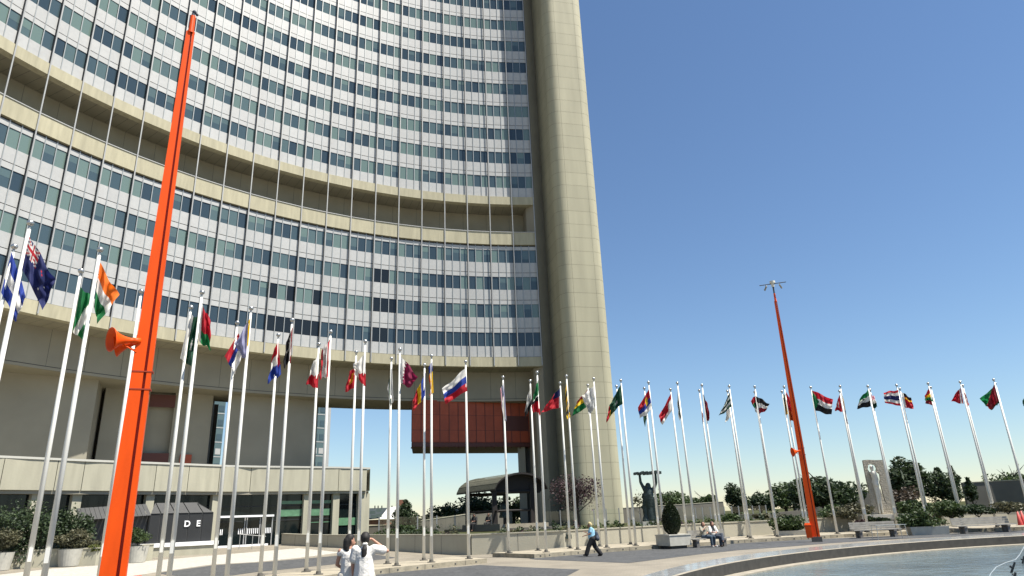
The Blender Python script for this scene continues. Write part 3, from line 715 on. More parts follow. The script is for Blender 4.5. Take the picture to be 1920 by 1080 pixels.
# ------------------------------------------------------------------ end tower (rounded shaft)
def shaft_outline(dd=0.0):
    u = Vector((.971, .237)); wv = Vector((-.237, .971)); L = Vector((6.955, 72.37)); Rr = Vector((9.61, 73.02)); r = 1.35
    pts = []
    cL = L+wv*r; cR = Rr+wv*r; D = 11.0
    cLb = cL+wv*D; cRb = cR+wv*D
    def corner(c, a0, a1, n=12):
        for i in range(n+1):
            a = a0+(a1-a0)*i/n; e = (-wv)*math.cos(a)+u*math.sin(a); pts.append(c+e*(r-dd))
    corner(cL, -math.pi/2, 0); corner(cR, 0, math.pi/2)
    corner(cRb, math.pi/2, math.pi); corner(cLb, math.pi, 1.5*math.pi)
    return pts
et = MB(); o1 = [local(tw, (p.x, p.y, 0)) for p in shaft_outline(0)]; o2 = [local(tw, (p.x, p.y, 0)) for p in shaft_outline(.045)]
n = len(o1); jv = (12, 13)
z = .6+CAMZ+.8906*72.7-60.0
pz = 1.7; zl = CAMZ+.8906*72.7; zl -= math.floor((zl-.3)/pz)*pz
zs = [0.2]+[zl+i*pz for i in range(60)]
for a, b in zip(zs[:-1], zs[1:]):
    for i in range(n):
        j = (i+1) % n; p, q = o1[i], o1[j]
        pp1, qq1 = p.copy(), q.copy()
        if (q-p).length > .5: 
            dv = (q-p).normalized()*.02; pp1 += dv; qq1 -= dv
        et.face([(pp1.x, pp1.y, a+.011), (qq1.x, qq1.y, a+.011), (qq1.x, qq1.y, b-.011), (pp1.x, pp1.y, b-.011)], 0)
for i in range(n):
    j = (i+1) % n; p, q = o2[i], o2[j]; et.face([(p.x, p.y, .2), (q.x, q.y, .2), (q.x, q.y, zs[-1]), (p.x, p.y, zs[-1])], 1)
et.build('end_shaft', [MT['conc'], MT['core2']], tw)
lk = MB(); P0 = [(3.13, 75.30), (3.75, 76.35), (5.2, 78.6), (6.5, 84), (2.5, 86), (1.3, 81), (2.1, 76.2)]
lk.prism([(x-TWO.x, y-TWO.y) for x, y in P0], .2, zs[-1]); lk.build('link_wall', MT['core'], tw)
lk = MB(); lk.prism([(x-TWO.x, y-TWO.y) for x, y in [(-.1, 80.5), (.75, 80.4), (.9, 84), (0, 84)]], .2, ZB-1); lk.build('pier', MT['core'], tw)
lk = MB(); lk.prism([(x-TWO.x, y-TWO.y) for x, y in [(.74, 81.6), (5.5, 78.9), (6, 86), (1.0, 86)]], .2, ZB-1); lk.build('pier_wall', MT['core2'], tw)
tag(tw, 'giant curved office tower of white panels and dark windows with a rounded concrete end shaft', 'office tower')
# cores under the tower
def core(p, name, m_):
    b = MB(); b.prism([(v[0]-TWO.x, v[1]-TWO.y) for v in p], .2, BZ+.2); return b.build(name, m_, tw)
A_ = lambda a, d: tuple(pol(a, d)[:2])
core([A_(-47, 66), A_(-38.03, 67.9), A_(-32.17, 68.7), A_(-31.6, 76), A_(-45, 78)], 'core', MT['core'])
core([A_(-31.62, 72.2), A_(-28.7, 72.8), A_(-28.7, 80), A_(-32, 80)], 'core', MT['core'])
core([A_(-29.2, 73.6), A_(-26.6, 74), A_(-26.6, 80), A_(-29.2, 80)], 'core', MT['core'])
core([A_(-26.99, 73.2), A_(-24.33, 73.9), A_(-24.2, 79), A_(-27.2, 79)], 'core', MT['core'])
core([A_(-23.25, 73.1), A_(-16.6, 76), A_(-16.4, 79.5), A_(-22.4, 81)], 'core', MT['core'])
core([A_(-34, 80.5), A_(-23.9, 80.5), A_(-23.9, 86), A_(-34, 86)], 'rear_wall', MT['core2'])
b = MB()
for a0, a1, z0, z1 in ((-28.85, -26.95, 13.3, 14.5), (-29.1, -26.95, 7.2, 9.0)):
    b = MB(); b.face([local(tw, pol(a0, 73.0, z0)), local(tw, pol(a1, 73.1, z0)), local(tw, pol(a1, 73.1, z1)), local(tw, pol(a0, 73.0, z1))]); b.build('red_infill_panel', MT['redpan_d'], tw)
pass
b = MB(); b.face([local(tw, pol(-26.2, 73.2, 7.2)), local(tw, pol(-25.4, 73.3, 7.2)), local(tw, pol(-25.4, 73.3, 8.9)), local(tw, pol(-26.2, 73.2, 8.9))]); b.build('red_door', MT['redpan'], tw)
# hanging rust-red block
rb = empty('hanging_red_block', tuple(pol(-4, 78, 9.7)))
pl0, pl1 = pol(-8.83, 76.0), pol(1.6, 80.7); tdir = (pl1-pl0).normalized(); L = (pl1-pl0).length; nrm = Vector((.135, -.99, 0))
def rp(s, off, z): q = pl0+tdir*s-nrm*off; return local(rb, (q.x, q.y, z))
zs_ = [9.72, 10.25, 11.55, 13.24, 14.9]
b = MB(); b.prism([tuple(rp(s, o, 0)[:2]) for s, o in ((0.02, .03), (L-.02, .03), (L-.02, 8), (.02, 8))], 0.05, BZ+.1-9.7); b.build('core_box', MT['redpan_d'], rb)
npan = 14; wpan = L/npan
b = MB()
for i in range(npan):
    for j in range(4):
        z0, z1 = zs_[j], zs_[j+1]; o0 = .5 if j == 0 else 0
        b.face([rp(i*wpan+.03, o0, z0+.02), rp((i+1)*wpan-.03, o0, z0+.02), rp((i+1)*wpan-.03, 0, z1-.02), rp(i*wpan+.03, 0, z1-.02)], 1 if (i in (10, 11, 12) and j == 2) else 0)
for j in range(6):
    for z0, z1 in zip(zs_[:-1], zs_[1:]):
        b.face([rp(0, j*1.3+.05, z0+.02), rp(0, j*1.3+1.27, z0+.02), rp(0, j*1.3+1.27, z1-.02), rp(0, j*1.3+.05, z1-.02)])
b.build('cladding_panels', [MT['redpan'], MT['redpan_d']], rb)
b = MB()
for i in range(npan+1):
    b.face([rp(i*wpan-.03, -.06, 10.25), rp(i*wpan+.03, -.06, 10.25), rp(i*wpan+.03, -.06, 14.8), rp(i*wpan-.03, -.06, 14.8)])
    q = rp(i*wpan, .5, 9.66); b.box(tuple(q), (.12, .12, .16))
b.build('cladding_fin', MT['redpan_d'], rb)
tag(rb, 'rust red clad box hanging under the right end of the curved tower', 'building annex')
# ------------------------------------------------------------------ distant glass tower and houses
dt = empty('distant_tower', tuple(pol(-19, 170)))
for (a0, a1) in ((-26, -23.4), (-18, -15.72)):
    p0, p1 = pol(a0, 165), pol(a1, 168); u = (p1-p0).normalized(); L = (p1-p0).length; nn = Vector((u.y, -u.x, 0)); b = MB(); b2 = MB(); b3 = MB()
    O = dt.location
    q = [p0, p1, p1-nn*-0-nn*14, p0-nn*14]
    b.prism([(v.x-O.x, v.y-O.y) for v in q], 0, 42); b.build('tower_wall', MT['g3'], dt)
    nx = max(3, int(L/1.6))
    for k in range(13):
        for i in range(nx):
            s0, s1 = i*L/nx+.25, (i+1)*L/nx-.2; z = 2+k*3.2
            tgt = b3 if k % 4 == 1 else b2
            if i == 0 and b3.f: b3.build('panel_row', MT['white'], dt); b3 = tgt = MB() if k % 4 == 1 else b2; b3 = b3 if k % 4 == 1 else MB()
            tgt.face([(p0+u*s+nn*.06-O).to_tuple()[:2]+(zz,) for s, zz in ((s0, z), (s1, z), (s1, z+1.3), (s0, z+1.3))])
        b3.face([(p0+u*s+nn*.05-O).to_tuple()[:2]+(zz,) for s, zz in ((0, 1.4+k*3.2), (L, 1.4+k*3.2), (L, 1.6+k*3.2), (0, 1.6+k*3.2))])
    b2.build('window_grid', MT['g0'], dt); b3.build('panel_row', MT['white'], dt)
    if a1 < -20: continue
    b = MB(); e = p1; b.prism([(v.x-O.x, v.y-O.y) for v in (e+nn*.2, e+nn*.2+u*1.0, e+u*1.0-nn*3, e-nn*3)], 0, 42); b.build('corner_pier', MT['white'], dt)
tag(dt, 'distant glass office block glimpsed in strips between the concrete cores', 'office building')
h = empty('gabled_house', tuple(pol(-11, 120, 0))); O = h.location
def HP(px, py, d): return local(h, atd(px, py, d))
b = MB(); b.face([HP(692, 974, 118), HP(711, 972, 118), HP(728, 952, 121), HP(688, 953, 121)]); b.face([HP(692, 974, 118), HP(688, 953, 121), HP(676, 974, 121)]); b.build('roof', MT['redroof'], h)
b = MB(); b.face([HP(711, 973, 118.2), HP(744, 973, 119), HP(744, 950, 121), HP(728, 951, 121)]); b.face([HP(744, 973, 119), HP(752, 973, 126), HP(752, 950, 126), HP(744, 950, 121)]); b.build('gable_wall', MT['whitew'], h)
b = MB(); b.face([HP(690, 984, 118.5), HP(745, 984, 119), HP(745, 973, 119), HP(690, 975, 118.5)]); b.build('ground_floor_wall', MT['brick'], h)
b = MB()
for px, py in ((700, 962), (712, 958), (702, 970), (712, 968)): 
    q = HP(px, py, 118.6); b.box(tuple(q+Vector((0, -.6, .1))), (.9, .1, .5), .2)
b.build('skylight', MT['g3'], h)
b = MB()
for px in (690, 703, 709, 716, 735): b.tube(tuple(HP(px, 954, 121)), tuple(HP(px, 948, 121)), .12, .1, 6)
b.build('chimney_pipe', MT['dark'], h)
tag(h, 'distant house with dark sloping roof and white gable left of the bell pavilion', 'house')
b = MB(); b.prism([(-.8, -.8), (.8, -.8), (.8, .8), (-.8, .8)], 0, 6.6)
o = b.build('distant_turret', MT['brick']); o.location = pol(-9.45, 150, 0); q = atd(754, 937, 150); o.scale.z = q.z/6.6
tag(o, 'reddish tower top rising behind the dark conifer', 'tower')
b = MB(); b.lathe((0, 0, 0), [(11, 0), (10.5, 5.2), (8, 7.6), (4, 8.6), (0, 8.8)], 24); o = empty('domed_hall', tuple(pol(-3.8, 130, 0)))
b.build('dark_roof', MT['redroof'], o, smooth=True); bb = MB(); bb.box((1.5, 0, 9.8), (7, 3, .35)); bb.box((-1, 0, 9.2), (.4, .4, 1.2)); bb.box((3.5, 0, 9.2), (.4, .4, 1.2)); bb.build('roof_canopy', MT['dark'], o)
o.scale = (.42, .42, .52)
tag(o, 'dark domed roof behind the trees left of the bell pavilion', 'building')
# ------------------------------------------------------------------ podium building (left)
PT = [(-48, 50.2), (-37, 51.6), (-32, 53.6), (-27.2, 55.6), (-21.9, 58.6), (-18, 59.7), (-14.4, 61.2), (-12.1, 62.75)]
def pod(a, off=0.0, z=0.0):
    for (a0, d0), (a1, d1) in zip(PT[:-1], PT[1:]):
        if a <= a1 or a1 == PT[-1][0]:
            p0, p1 = pol(a0, d0), pol(a1, d1); r0 = Vector((math.sin(R_(a)), math.cos(R_(a)), 0))
            e = p1-p0; den = r0.x*e.y-r0.y*e.x; t = (p0.x*e.y-p0.y*e.x)/den; q = r0*t
            nn = Vector((e.y, -e.x, 0)).normalized()
            return Vector((q.x+nn.x*off, q.y+nn.y*off, z))
def azp(px, py): r = ray(px, py); return math.degrees(math.atan2(r.x, r.y))
pd = empty('podium_building', tuple(pod(-25)))
AL = [-47+i*(35-.1)/60 for i in range(61)]
ZF0, ZF1 = 4.67, 6.5
def strip(m, a0, a1, z0, z1, o0, o1=None, mi=0, closed=True):
    n = max(1, int(abs(a1-a0)/2.0)); 
    for i in range(n):
        x0 = a0+(a1-a0)*i/n; x1 = a0+(a1-a0)*(i+1)/n
        f = [local(pd, pod(x0, o0, z0)), local(pd, pod(x1, o0, z0)), local(pd, pod(x1, o0, z1)), local(pd, pod(x0, o0, z1))]; m.face(f, mi)
        if o1 is not None:
            m.face([local(pd, pod(x0, o0, z1)), local(pd, pod(x1, o0, z1)), local(pd, pod(x1, o1, z1)), local(pd, pod(x0, o1, z1))], mi)
            m.face([local(pd, pod(x0, o0, z0)), local(pd, pod(x1, o0, z0)), local(pd, pod(x1, o1, z0)), local(pd, pod(x0, o1, z0))], mi)
    if o1 is not None:
        for x in (a0, a1): m.face([local(pd, pod(x, o0, z0)), local(pd, pod(x, o1, z0)), local(pd, pod(x, o1, z1)), local(pd, pod(x, o0, z1))], mi)
joints_px = [-330, -180, -60, 2, 104, 155, 238, 291, 353, 411, 470, 530, 580, 635, 660, 688]
ja = [azp(x, 898) for x in joints_px]; ja[0] = -46
m = MB()
for a0, a1 in zip(ja[:-1], ja[1:]): strip(m, a0+.02, a1-.02, ZF0, ZF1, 0, -.3)
strip(m, -46, ja[-1], ZF0+.05, ZF1-.05, -.2, None, 1)
m.build('fascia', [MT['fascia'], MT['dark']], pd)
m = MB(); strip(m, -46, -12.12, ZF1+.003, ZF1+.14, .06, -.5); m.build('roof_cap', MT['cap'], pd)
m = MB(); strip(m, -46, -12.3, ZF0-.22, ZF0-.003, -.12, -1.2); m.build('soffit_beam', MT['core'], pd)
cols_px = [-260, -120, 68, 145, 283, 408, 578, 633, 686]
for k, x in enumerate(cols_px):
    a = azp(x, 960); wd = .26 if k < 8 else .42; m = MB(); strip(m, a-wd, a+wd, -.1, ZF0-.2, -.32, -.9); m.build('column', MT['fascia'], pd)
ends = [-46]+[azp(x, 960) for x in cols_px]
for k in range(len(ends)-1):
    a0, a1 = ends[k], ends[k+1]; m = MB(); strip(m, a0, a1, 0, ZF0-.2, -.7); m.build('glazing', MT['pglass'], pd)
    m = MB(); 
    for z in (3.55, 2.45): strip(m, a0+.1, a1-.1, z, z+.06, -.66, -.7)
    m.build('glazing_bar', MT['kiosk'], pd)
m = MB()
for x0, x1, z0, z1 in ((528, 572, 2.75, 3.3), (586, 625, 2.75, 3.3), (528, 572, 3.7, 3.95), (586, 626, 3.7, 3.95), (640, 683, 1.9, 2.5), (586, 625, 2.2, 2.25)):
    strip(m, azp(x0, 950), azp(x1, 950), z0, z1, -.64)
m.build('green_blind', MT['ggreen'], pd)
# entrance doors
dz0 = .66
m = MB(); strip(m, azp(411, 978), azp(516, 978), 2.78, 2.92, -.40, -.6); m.build('door_lintel', MT['letter'], pd)
m = MB(); strip(m, azp(411, 978), azp(508, 978), dz0-.02, dz0+.12, -.36, -.6); m.build('threshold', MT['letter'], pd)
for x0, x1 in ((412, 434), (437, 461), (465, 490), (494, 513)):
    a0, a1 = azp(x0, 1000), azp(x1, 1000); dr = MB(); strip(dr, a0, a1, dz0, 2.76, -.62); do = dr.build('door', MT['pglass'], pd)
    m = MB()
    for a in (a0, a1): strip(m, a-.035, a+.035, dz0, 2.76, -.55, -.6)
    fo = m.build('door_frame', MT['rail'], do)
    m = MB()
    for i in range(6):
        a = a0+(a1-a0)*(i+.7)/6.6; strip(m, a-.03, a+.03, 1.55, 1.95, -.58)
    m.build('glass_marking', MT['letter'], do)
m = MB()
for x in (448, 472): p = atg(x, 1030); m.tube(local(pd, (p.x, p.y, p.z)), local(pd, (p.x, p.y, p.z+1.0)), .025, .025, 6)
p, q = atg(446, 1028), atg(497, 1026); m.tube(local(pd, (p.x, p.y, p.z+.98)), local(pd, (q.x, q.y, q.z+.75)), .025, .025, 6)
m.build('handrail', MT['rail'], pd)
# side and roof
pr = pod(-12.1, 0); pb = pol(-14.5, 72)
m = MB()
m.face([local(pd, (pr.x, pr.y, ZF0)), local(pd, (pb.x, pb.y, ZF0)), local(pd, (pb.x, pb.y, ZF1)), local(pd, (pr.x, pr.y, ZF1))])
m.face([local(pd, (pr.x-.2, pr.y+.5, 0)), local(pd, (pb.x-.2, pb.y, 0)), local(pd, (pb.x-.2, pb.y, ZF0)), local(pd, (pr.x-.2, pr.y+.5, ZF0))])
m.build('side_wall', MT['fascia'], pd)
m = MB(); ra = [pod(a, -.3, ZF1-.3) for a in (-46, -40, -35, -30, -25, -20, -15, -12.1)]; rb_ = [pol(a, 72, ZF1-.3) for a in (-14.5, -25, -35, -46)]
m.face([local(pd, p) for p in ra]+[local(pd, p) for p in rb_]); m.build('roof', MT['core'], pd)
tag(pd, 'low cream podium building with dark glazing and entrance doors below the tower', 'building')
# ------------------------------------------------------------------ orange masts
def tapered(m, cx, cy, w0, d0, w1, d1, z0, z1, mi=0):
    """tapering box; cx, cy, widths given at the foot (0) and at the head (1)"""
    n = len(m.v)
    for z, x, y, wx, dy in ((z0, cx[0], cy[0], w0, d0), (z1, cx[1], cy[1], w1, d1)):
        for a, b in ((-1, -1), (1, -1), (1, 1), (-1, 1)): m.v.append((x+a*wx/2, y+b*dy/2, z))
    for f in ((0, 3, 2, 1), (4, 5, 6, 7), (0, 1, 5, 4), (1, 2, 6, 5), (2, 3, 7, 6), (3, 0, 4, 7)): m.f.append([n+i for i in f]); m.m.append(mi)
def horn_part(parent, z, ang, tilt=0.0, L=.62, dz=0, x0=.18):
    q = Matrix.Rotation(ang, 4, 'Z')@Matrix.Rotation(math.pi/2+tilt, 4, 'Y')
    m = MB(); prof = [(.035, 0), (.07, .02), (.075, .16), (.055, .18), (.06, .24), (.085, .34), (.13, .45), (.20, .55), (.27, .62), (.275, .635), (.25, .62), (.18, .53), (.11, .43), (.07, .33), (.05, .25), (.05, .2), (0, .2)]
    base = Vector((math.cos(ang)*x0, math.sin(ang)*x0, z))
    m.lathe(base, prof, 24, 0, q.to_3x3())
    tip = base+q.to_3x3()@Vector((0, 0, .42)); m.ball(tuple(tip), .03, 8, 5)
    m.tube(tuple(base+Vector((0, 0, -.3))), tuple(base+q.to_3x3()@Vector((0, 0, .36))+Vector((0, 0, -.1))), .014, .014, 6)
    return m.build('horn_speaker', MT['orange'], parent, smooth=True)
MH = 15.2
def make_mast(loc, rz):
    r = empty('orange_mast', loc, rz)
    m = MB(); tapered(m, (-.12, -.055), (0, 0), .315, .26, .10, .12, .25, MH-.6); m.build('left_flange', MT['orange'], r)
    m = MB(); tapered(m, (.165, .065), (0, 0), .12, .26, .05, .12, .25, MH-.6); m.build('right_flange', MT['orange'], r)
    m = MB(); tapered(m, (.04, .0), (.025, .0), .2, .12, .06, .05, .25, MH-.6); m.build('web', MT['orange_d'], r)
    m = MB(); m.tube((0, 0, MH-.62), (0, 0, MH-.05), .075, .065, 12); m.tube((0, 0, MH-.62), (0, 0, MH-.57), .10, .10, 12); m.build('mast_head', MT['orange'], r)
    m = MB(); m.box((0, 0, .13), (.62, .5, .30)); m.build('concrete_foot', MT['wallb'], r)
    m = MB()
    for z in (4.9, 5.3): m = MB(); m.box((.0, 0, z), (.54-.022*z, .275-.009*z, .03)); m.build('clamp_band', MT['orange_d'], r)
    return r
def bin_part(r, x, y, rz=0):
    m = MB(); m.box((x, y, .55), (.34, .30, .62), rz, 0, 1.12); o = m.build('litter_bin', MT['orange'], r)
    m = MB(); m.box((x, y, .92), (.42, .37, .05), rz); m.box((x, y, .995), (.40, .35, .10), rz, 0, .75); m.build('bin_lid', MT['orange'], o)
    m = MB(); m.box((x, y, .877), (.37, .33, .04), rz, 1); m.build('bin_slot', [MT['orange'], MT['orange_d']], o)
lm_p = pol(-29.4, 17.1)
LM = make_mast((lm_p.x, lm_p.y, 0), R_(24))
horn_part(LM, 6.02, R_(200)-R_(24), .18, x0=.0); horn_part(LM, 6.0, R_(232)-R_(24), .12, x0=.14)
bin_part(LM, .36, -.26)
m = MB(); m.tube((0, 0, MH-.05), (0, 0, MH+.05), .05, .04, 8); m.ball((.02, 0, MH+.09), .06, 8, 6); m.ball((.09, 0, MH+.03), .04, 8, 6); m.build('head_camera', MT['navy'], LM)
tag(LM, 'nearest tall orange mast with two horn loudspeakers facing left', 'mast')
rm_p = pol(22.15, 43.5)
RM = make_mast((rm_p.x, rm_p.y, 0), R_(-20))
horn_part(RM, 5.15, R_(185)+R_(20), .1, x0=.02)
bin_part(RM, -.42, -.18)
m = MB(); m.tube((0, 0, MH-.1), (0, 0, MH+.45), .055, .055, 10); m.build('camera_stub', MT['dark'], RM)
m = MB(); m.tube((-.92, 0, MH+.62), (.92, 0, MH+.62), .028, .028, 8); m.build('cross_bar', MT['dark'], RM)
m = MB(); m.tube((0, 0, MH+.40), (0, 0, MH+.66), .10, .12, 12); m.tube((0, 0, MH+.66), (0, 0, MH+.80), .19, .19, 14); m.build('dome_housing', MT['marble'], RM)
for x, t in ((-.5, -.12), (.48, .1)):
    m = MB(); m.tube((x, 0, MH+.6), (x, 0, MH+.50), .02, .02, 6); m.tube((x-t*.5, -.1, MH+.50), (x+t*.9, .12, MH+.28), .05, .06, 8); m.build('security_camera', MT['core'], RM)
RM.scale = (.86, .86, .962)
tag(RM, 'distant orange mast by the pool with a camera crossbar and an orange bin', 'mast')
# ------------------------------------------------------------------ kiosk with letters
k0, k1, k2 = atd(152, 1000, 51.0), atd(277, 1000, 50.5), atd(397, 1000, 51.5)
ks = empty('dark_kiosk', (k1.x, k1.y, .0)); O = ks.location
u2 = Vector((k2.x-k1.x, k2.y-k1.y, 0)); L2 = u2.length; u2.normalize(); n2 = Vector((u2.y, -u2.x, 0))
u1 = Vector((k0.x-k1.x, k0.y-k1.y, 0)); L1_ = u1.length; u1.normalize()
zb0, zt0, zr0 = 1.28, 3.05, 3.75
m = MB()
NPN = 5; wv_ = [0, .16, .38, .60, .82, 1.0]
for i in range(NPN):
    a, b = u2*L2*wv_[i]+u2*.03, u2*L2*wv_[i+1]-u2*.03
    m.face([(a.x, a.y, zb0), (b.x, b.y, zb0), (b.x, b.y, zt0), (a.x, a.y, zt0)])
m.build('front_panel', MT['kiosk'], ks)
bk_ = -n2*.04; q = [bk_, u2*L2+bk_, u2*L2-n2*3, -n2*3+u1*L1_*0]
m = MB(); m.prism([(p.x, p.y) for p in q], .5, zt0-.01); m.build('kiosk_body', MT['dark'], ks)
m = MB()
s0, s1 = u1*.05-n2*.3, u1*L1_-n2*.3
m.face([(s0.x, s0.y, .6), (s1.x, s1.y, .6), (s1.x, s1.y, 2.9), (s0.x, s0.y, 3.0)])
m.face([(s1.x, s1.y, .6), (s1.x-n2.x*2, s1.y-n2.y*2, .6), (s1.x-n2.x*2, s1.y-n2.y*2, 2.9), (s1.x, s1.y, 2.9)])
m.build('dark_side_screen', MT['dark'], ks)
m = MB(); back = -n2*1.6
pts = [wv_[i]*L2 for i in range(6)]
for a, b in zip(pts[:-1], pts[1:]):
    p, q = u2*(a+.03), u2*(b-.03); ka = .0; i0 = .55 if a == 0 else 0; i1 = .75 if b == pts[-1] else 0
    m.face([(p.x+n2.x*.05, p.y+n2.y*.05, zt0), (q.x+n2.x*.05, q.y+n2.y*.05, zt0), (q.x-u2.x*i1+back.x, q.y-u2.y*i1+back.y, zr0), (p.x+u2.x*i0+back.x, p.y+u2.y*i0+back.y, zr0)])
m.build('sloped_roof', MT['kroof'], ks)
m = MB(); p, q = u1*0+n2*.3, u1*(L1_+.3)+n2*.3
for i in range(16):
    a = p+(q-p)*(i/16); b = p+(q-p)*((i+.92)/16)
    m.face([(a.x, a.y, 2.95-.01*i), (b.x, b.y, 2.94-.01*i), (b.x+back.x*1.1, b.y+back.y*1.1, 3.69-.01*i), (a.x+back.x*1.1, a.y+back.y*1.1, 3.70-.01*i)])
m.build('side_awning', MT['kroof'], ks)
def letter(ch, s, z, size):
    cv = bpy.data.curves.new('letter', 'FONT'); cv.body = ch; cv.size = size; cv.extrude = .02; cv.offset = .012
    to = bpy.data.objects.new('t', cv); COL.objects.link(to); dg = bpy.context.evaluated_depsgraph_get()
    me = bpy.data.meshes.new_from_object(to.evaluated_get(dg)); bpy.data.objects.remove(to)
    me.materials.clear(); me.materials.append(MT['letter'])
    o = bpy.data.objects.new('letter', me); COL.objects.link(o); o.parent = ks
    o.matrix_local = Matrix.Translation(Vector((u2.x*s+n2.x*.03, u2.y*s+n2.y*.03, z)))@Matrix.Rotation(math.atan2(u2.y, u2.x), 4, 'Z')@Matrix.Rotation(math.pi/2, 4, 'X')
letter('D', L2*.535, 2.2, .52); letter('E', L2*.73, 2.2, .52)
m = MB(); 
for px in (60,):
    a, b = u1*.4+n2*.3, u2*(L2+.4)+n2*.3
    q = [a, b, b-n2*.35, a-n2*.35]; m.prism([(p.x, p.y) for p in q], 1.02, 1.26)
m.build('white_ledge', MT['letter'], ks)
m = MB(); a, b = u1*.4+n2*.2, u2*(L2+.2)+n2*.2; q = [a, b, b-n2*.3, a-n2*.3]; m.prism([(p.x, p.y) for p in q], .2, 1.015); m.build('base_wall', MT['fascia'], ks)
tag(ks, 'dark grey kiosk with sloped roof and white letters D and E beside the entrance', 'kiosk')
LW = [atg(x, y) for x, y in ((-260, 1075), (8, 1068), (100, 1063), (178, 1060), (285, 1051))]
wall_thing([(p.x, p.y) for p in LW], 0.0, [p.z+.86 for p in LW], .3, MT['fascia'], 'garden_wall', 'low cream garden wall behind the round planters at the far left', 'wall', cap=MT['fascia'])
# ------------------------------------------------------------------ foliage builder
def leaves(m, c, rad, n, size, rng, clumps=9, holes=.0, mi=0, squash=1.0, cone=0.0, elong=1.0):
    cl = []
    for i in range(clumps):
        while True:
            p = Vector((rng.uniform(-1, 1), rng.uniform(-1, 1), rng.uniform(-1, 1)))
            if p.length <= 1 and p.length > .25: break
        if cone: p.x *= 1-cone*(p.z*.5+.5); p.y *= 1-cone*(p.z*.5+.5)
        cl.append((p*.68, rng.uniform(.28, .5)*(1-cone*.8*(p.z*.5+.5))))
    cl.append((Vector((0, 0, -.3*min(1, cone*2))), .55*(1-cone*.3)))
    if cone > .3: cl += [(Vector((0, 0, .9)), .10), (Vector((0, 0, .72)), .16), (Vector((0, 0, .5)), .24)]
    for i in range(n):
        cc_, r = cl[rng.randrange(len(cl))]
        d = Vector((rng.gauss(0, 1), rng.gauss(0, 1), rng.gauss(0, 1))).normalized()
        p = cc_+d*r*(rng.random()**.35)
        q = Vector((c[0]+p.x*rad[0], c[1]+p.y*rad[1], c[2]+p.z*rad[2]))
        a = Vector((rng.gauss(0, 1), rng.gauss(0, 1), rng.gauss(0, .6))).normalized(); b = a.cross(Vector((rng.gauss(0, 1), rng.gauss(0, 1), rng.gauss(0, 1)))).normalized()
        s = size*rng.uniform(.6, 1.4)
        m.face([q-a*s*elong, q-b*s*.5, q+a*s*elong, q+b*s*.5], mi)
def trunk(m, base, top, r, rng, nb=6, spread=1.0, start=.4):
    base = Vector(base); top = Vector(top); mid = (base+top)/2+Vector((rng.uniform(-.1, .1), rng.uniform(-.1, .1), 0))*(top-base).length*.3
    m.tube(base, mid, r, r*.75, 8); m.tube(mid, top, r*.75, r*.25, 8)
    for i in range(nb):
        t = start+(1-start)*i/nb; p = base+(top-base)*t; a = rng.uniform(0, 6.28); l = spread*rng.uniform(.5, 1)*(1.1-t*.5)
        e = p+Vector((math.cos(a)*l, math.sin(a)*l, l*.7)); m.tube(p, e, r*.38, r*.08, 6)
        for k in range(2):
            a2 = a+rng.uniform(-.8, .8); m.tube(p+(e-p)*.6, p+(e-p)*.6+Vector((math.cos(a2)*l*.5, math.sin(a2)*l*.5, l*.5)), r*.16, r*.04, 5)
SEED = [100]
def tree(px, pyb, pyt, wpx, d, mt, label, cat='tree', z0=1.0, n=2600, size=None, cone=0.0, name='tree', clumps=10, lowf=.25, nb=6, group=None, elong=1.0, trunk_r=None):
    """tree whose crown spans the measured width; pyb/pyt: crown foot and top in the photograph"""
    SEED[0] += 1; rng = random.Random(SEED[0])
    top = atd(px, pyt, d); bot = atd(px, pyb, d); sc_ = d/FPX; wid = wpx*sc_*1.0/max(.75, math.cos(math.atan2(top.x, top.y)))
    zt, zc0 = top.z, bot.z; cz = (zt+zc0)/2; hz = (zt-zc0)/2
    r = empty(name, (bot.x, bot.y, z0)); m = MB()
    sz = size or max(.10, d*.0021)
    leaves(m, (0, 0, cz-z0), (wid/2, wid/2, hz), n, sz, rng, clumps, cone=cone, elong=elong)
    m.build('crown', MT[mt], r)
    m = MB(); trunk(m, (0, 0, -.1), (0, 0, cz-z0+hz*.5), trunk_r or max(.06, wid*.035), rng, nb, wid*.4, lowf); m.build('trunk', MT['bark'], r)
    tag(r, label, cat, group)
    return r
def bush(px, pyb, pyt, wpx, d, mt, label, n=900, size=None, name='shrub', clumps=8, z0=None, cat='shrub', elong=1.0):
    SEED[0] += 1; rng = random.Random(SEED[0])
    top = atd(px, pyt, d); bot = atd(px, pyb, d); wid = wpx*d/FPX; b = bot.z if z0 is None else z0
    r = empty(name, (bot.x, bot.y, b)); m = MB(); hz = (top.z-b)/2
    leaves(m, (0, 0, hz), (wid/2, wid/2*.9, hz*1.08), n, size or d*.0019, rng, clumps, elong=elong); m.build('foliage', MT[mt], r)
    m = MB()
    for i in range(5):
        a = rng.uniform(0, 6.28); m.tube((0, 0, -.05), (math.cos(a)*wid*.22, math.sin(a)*wid*.22, hz*1.2), .03, .012, 5)
    m.build('stems', MT['bark'], r); tag(r, label, cat)
    return r
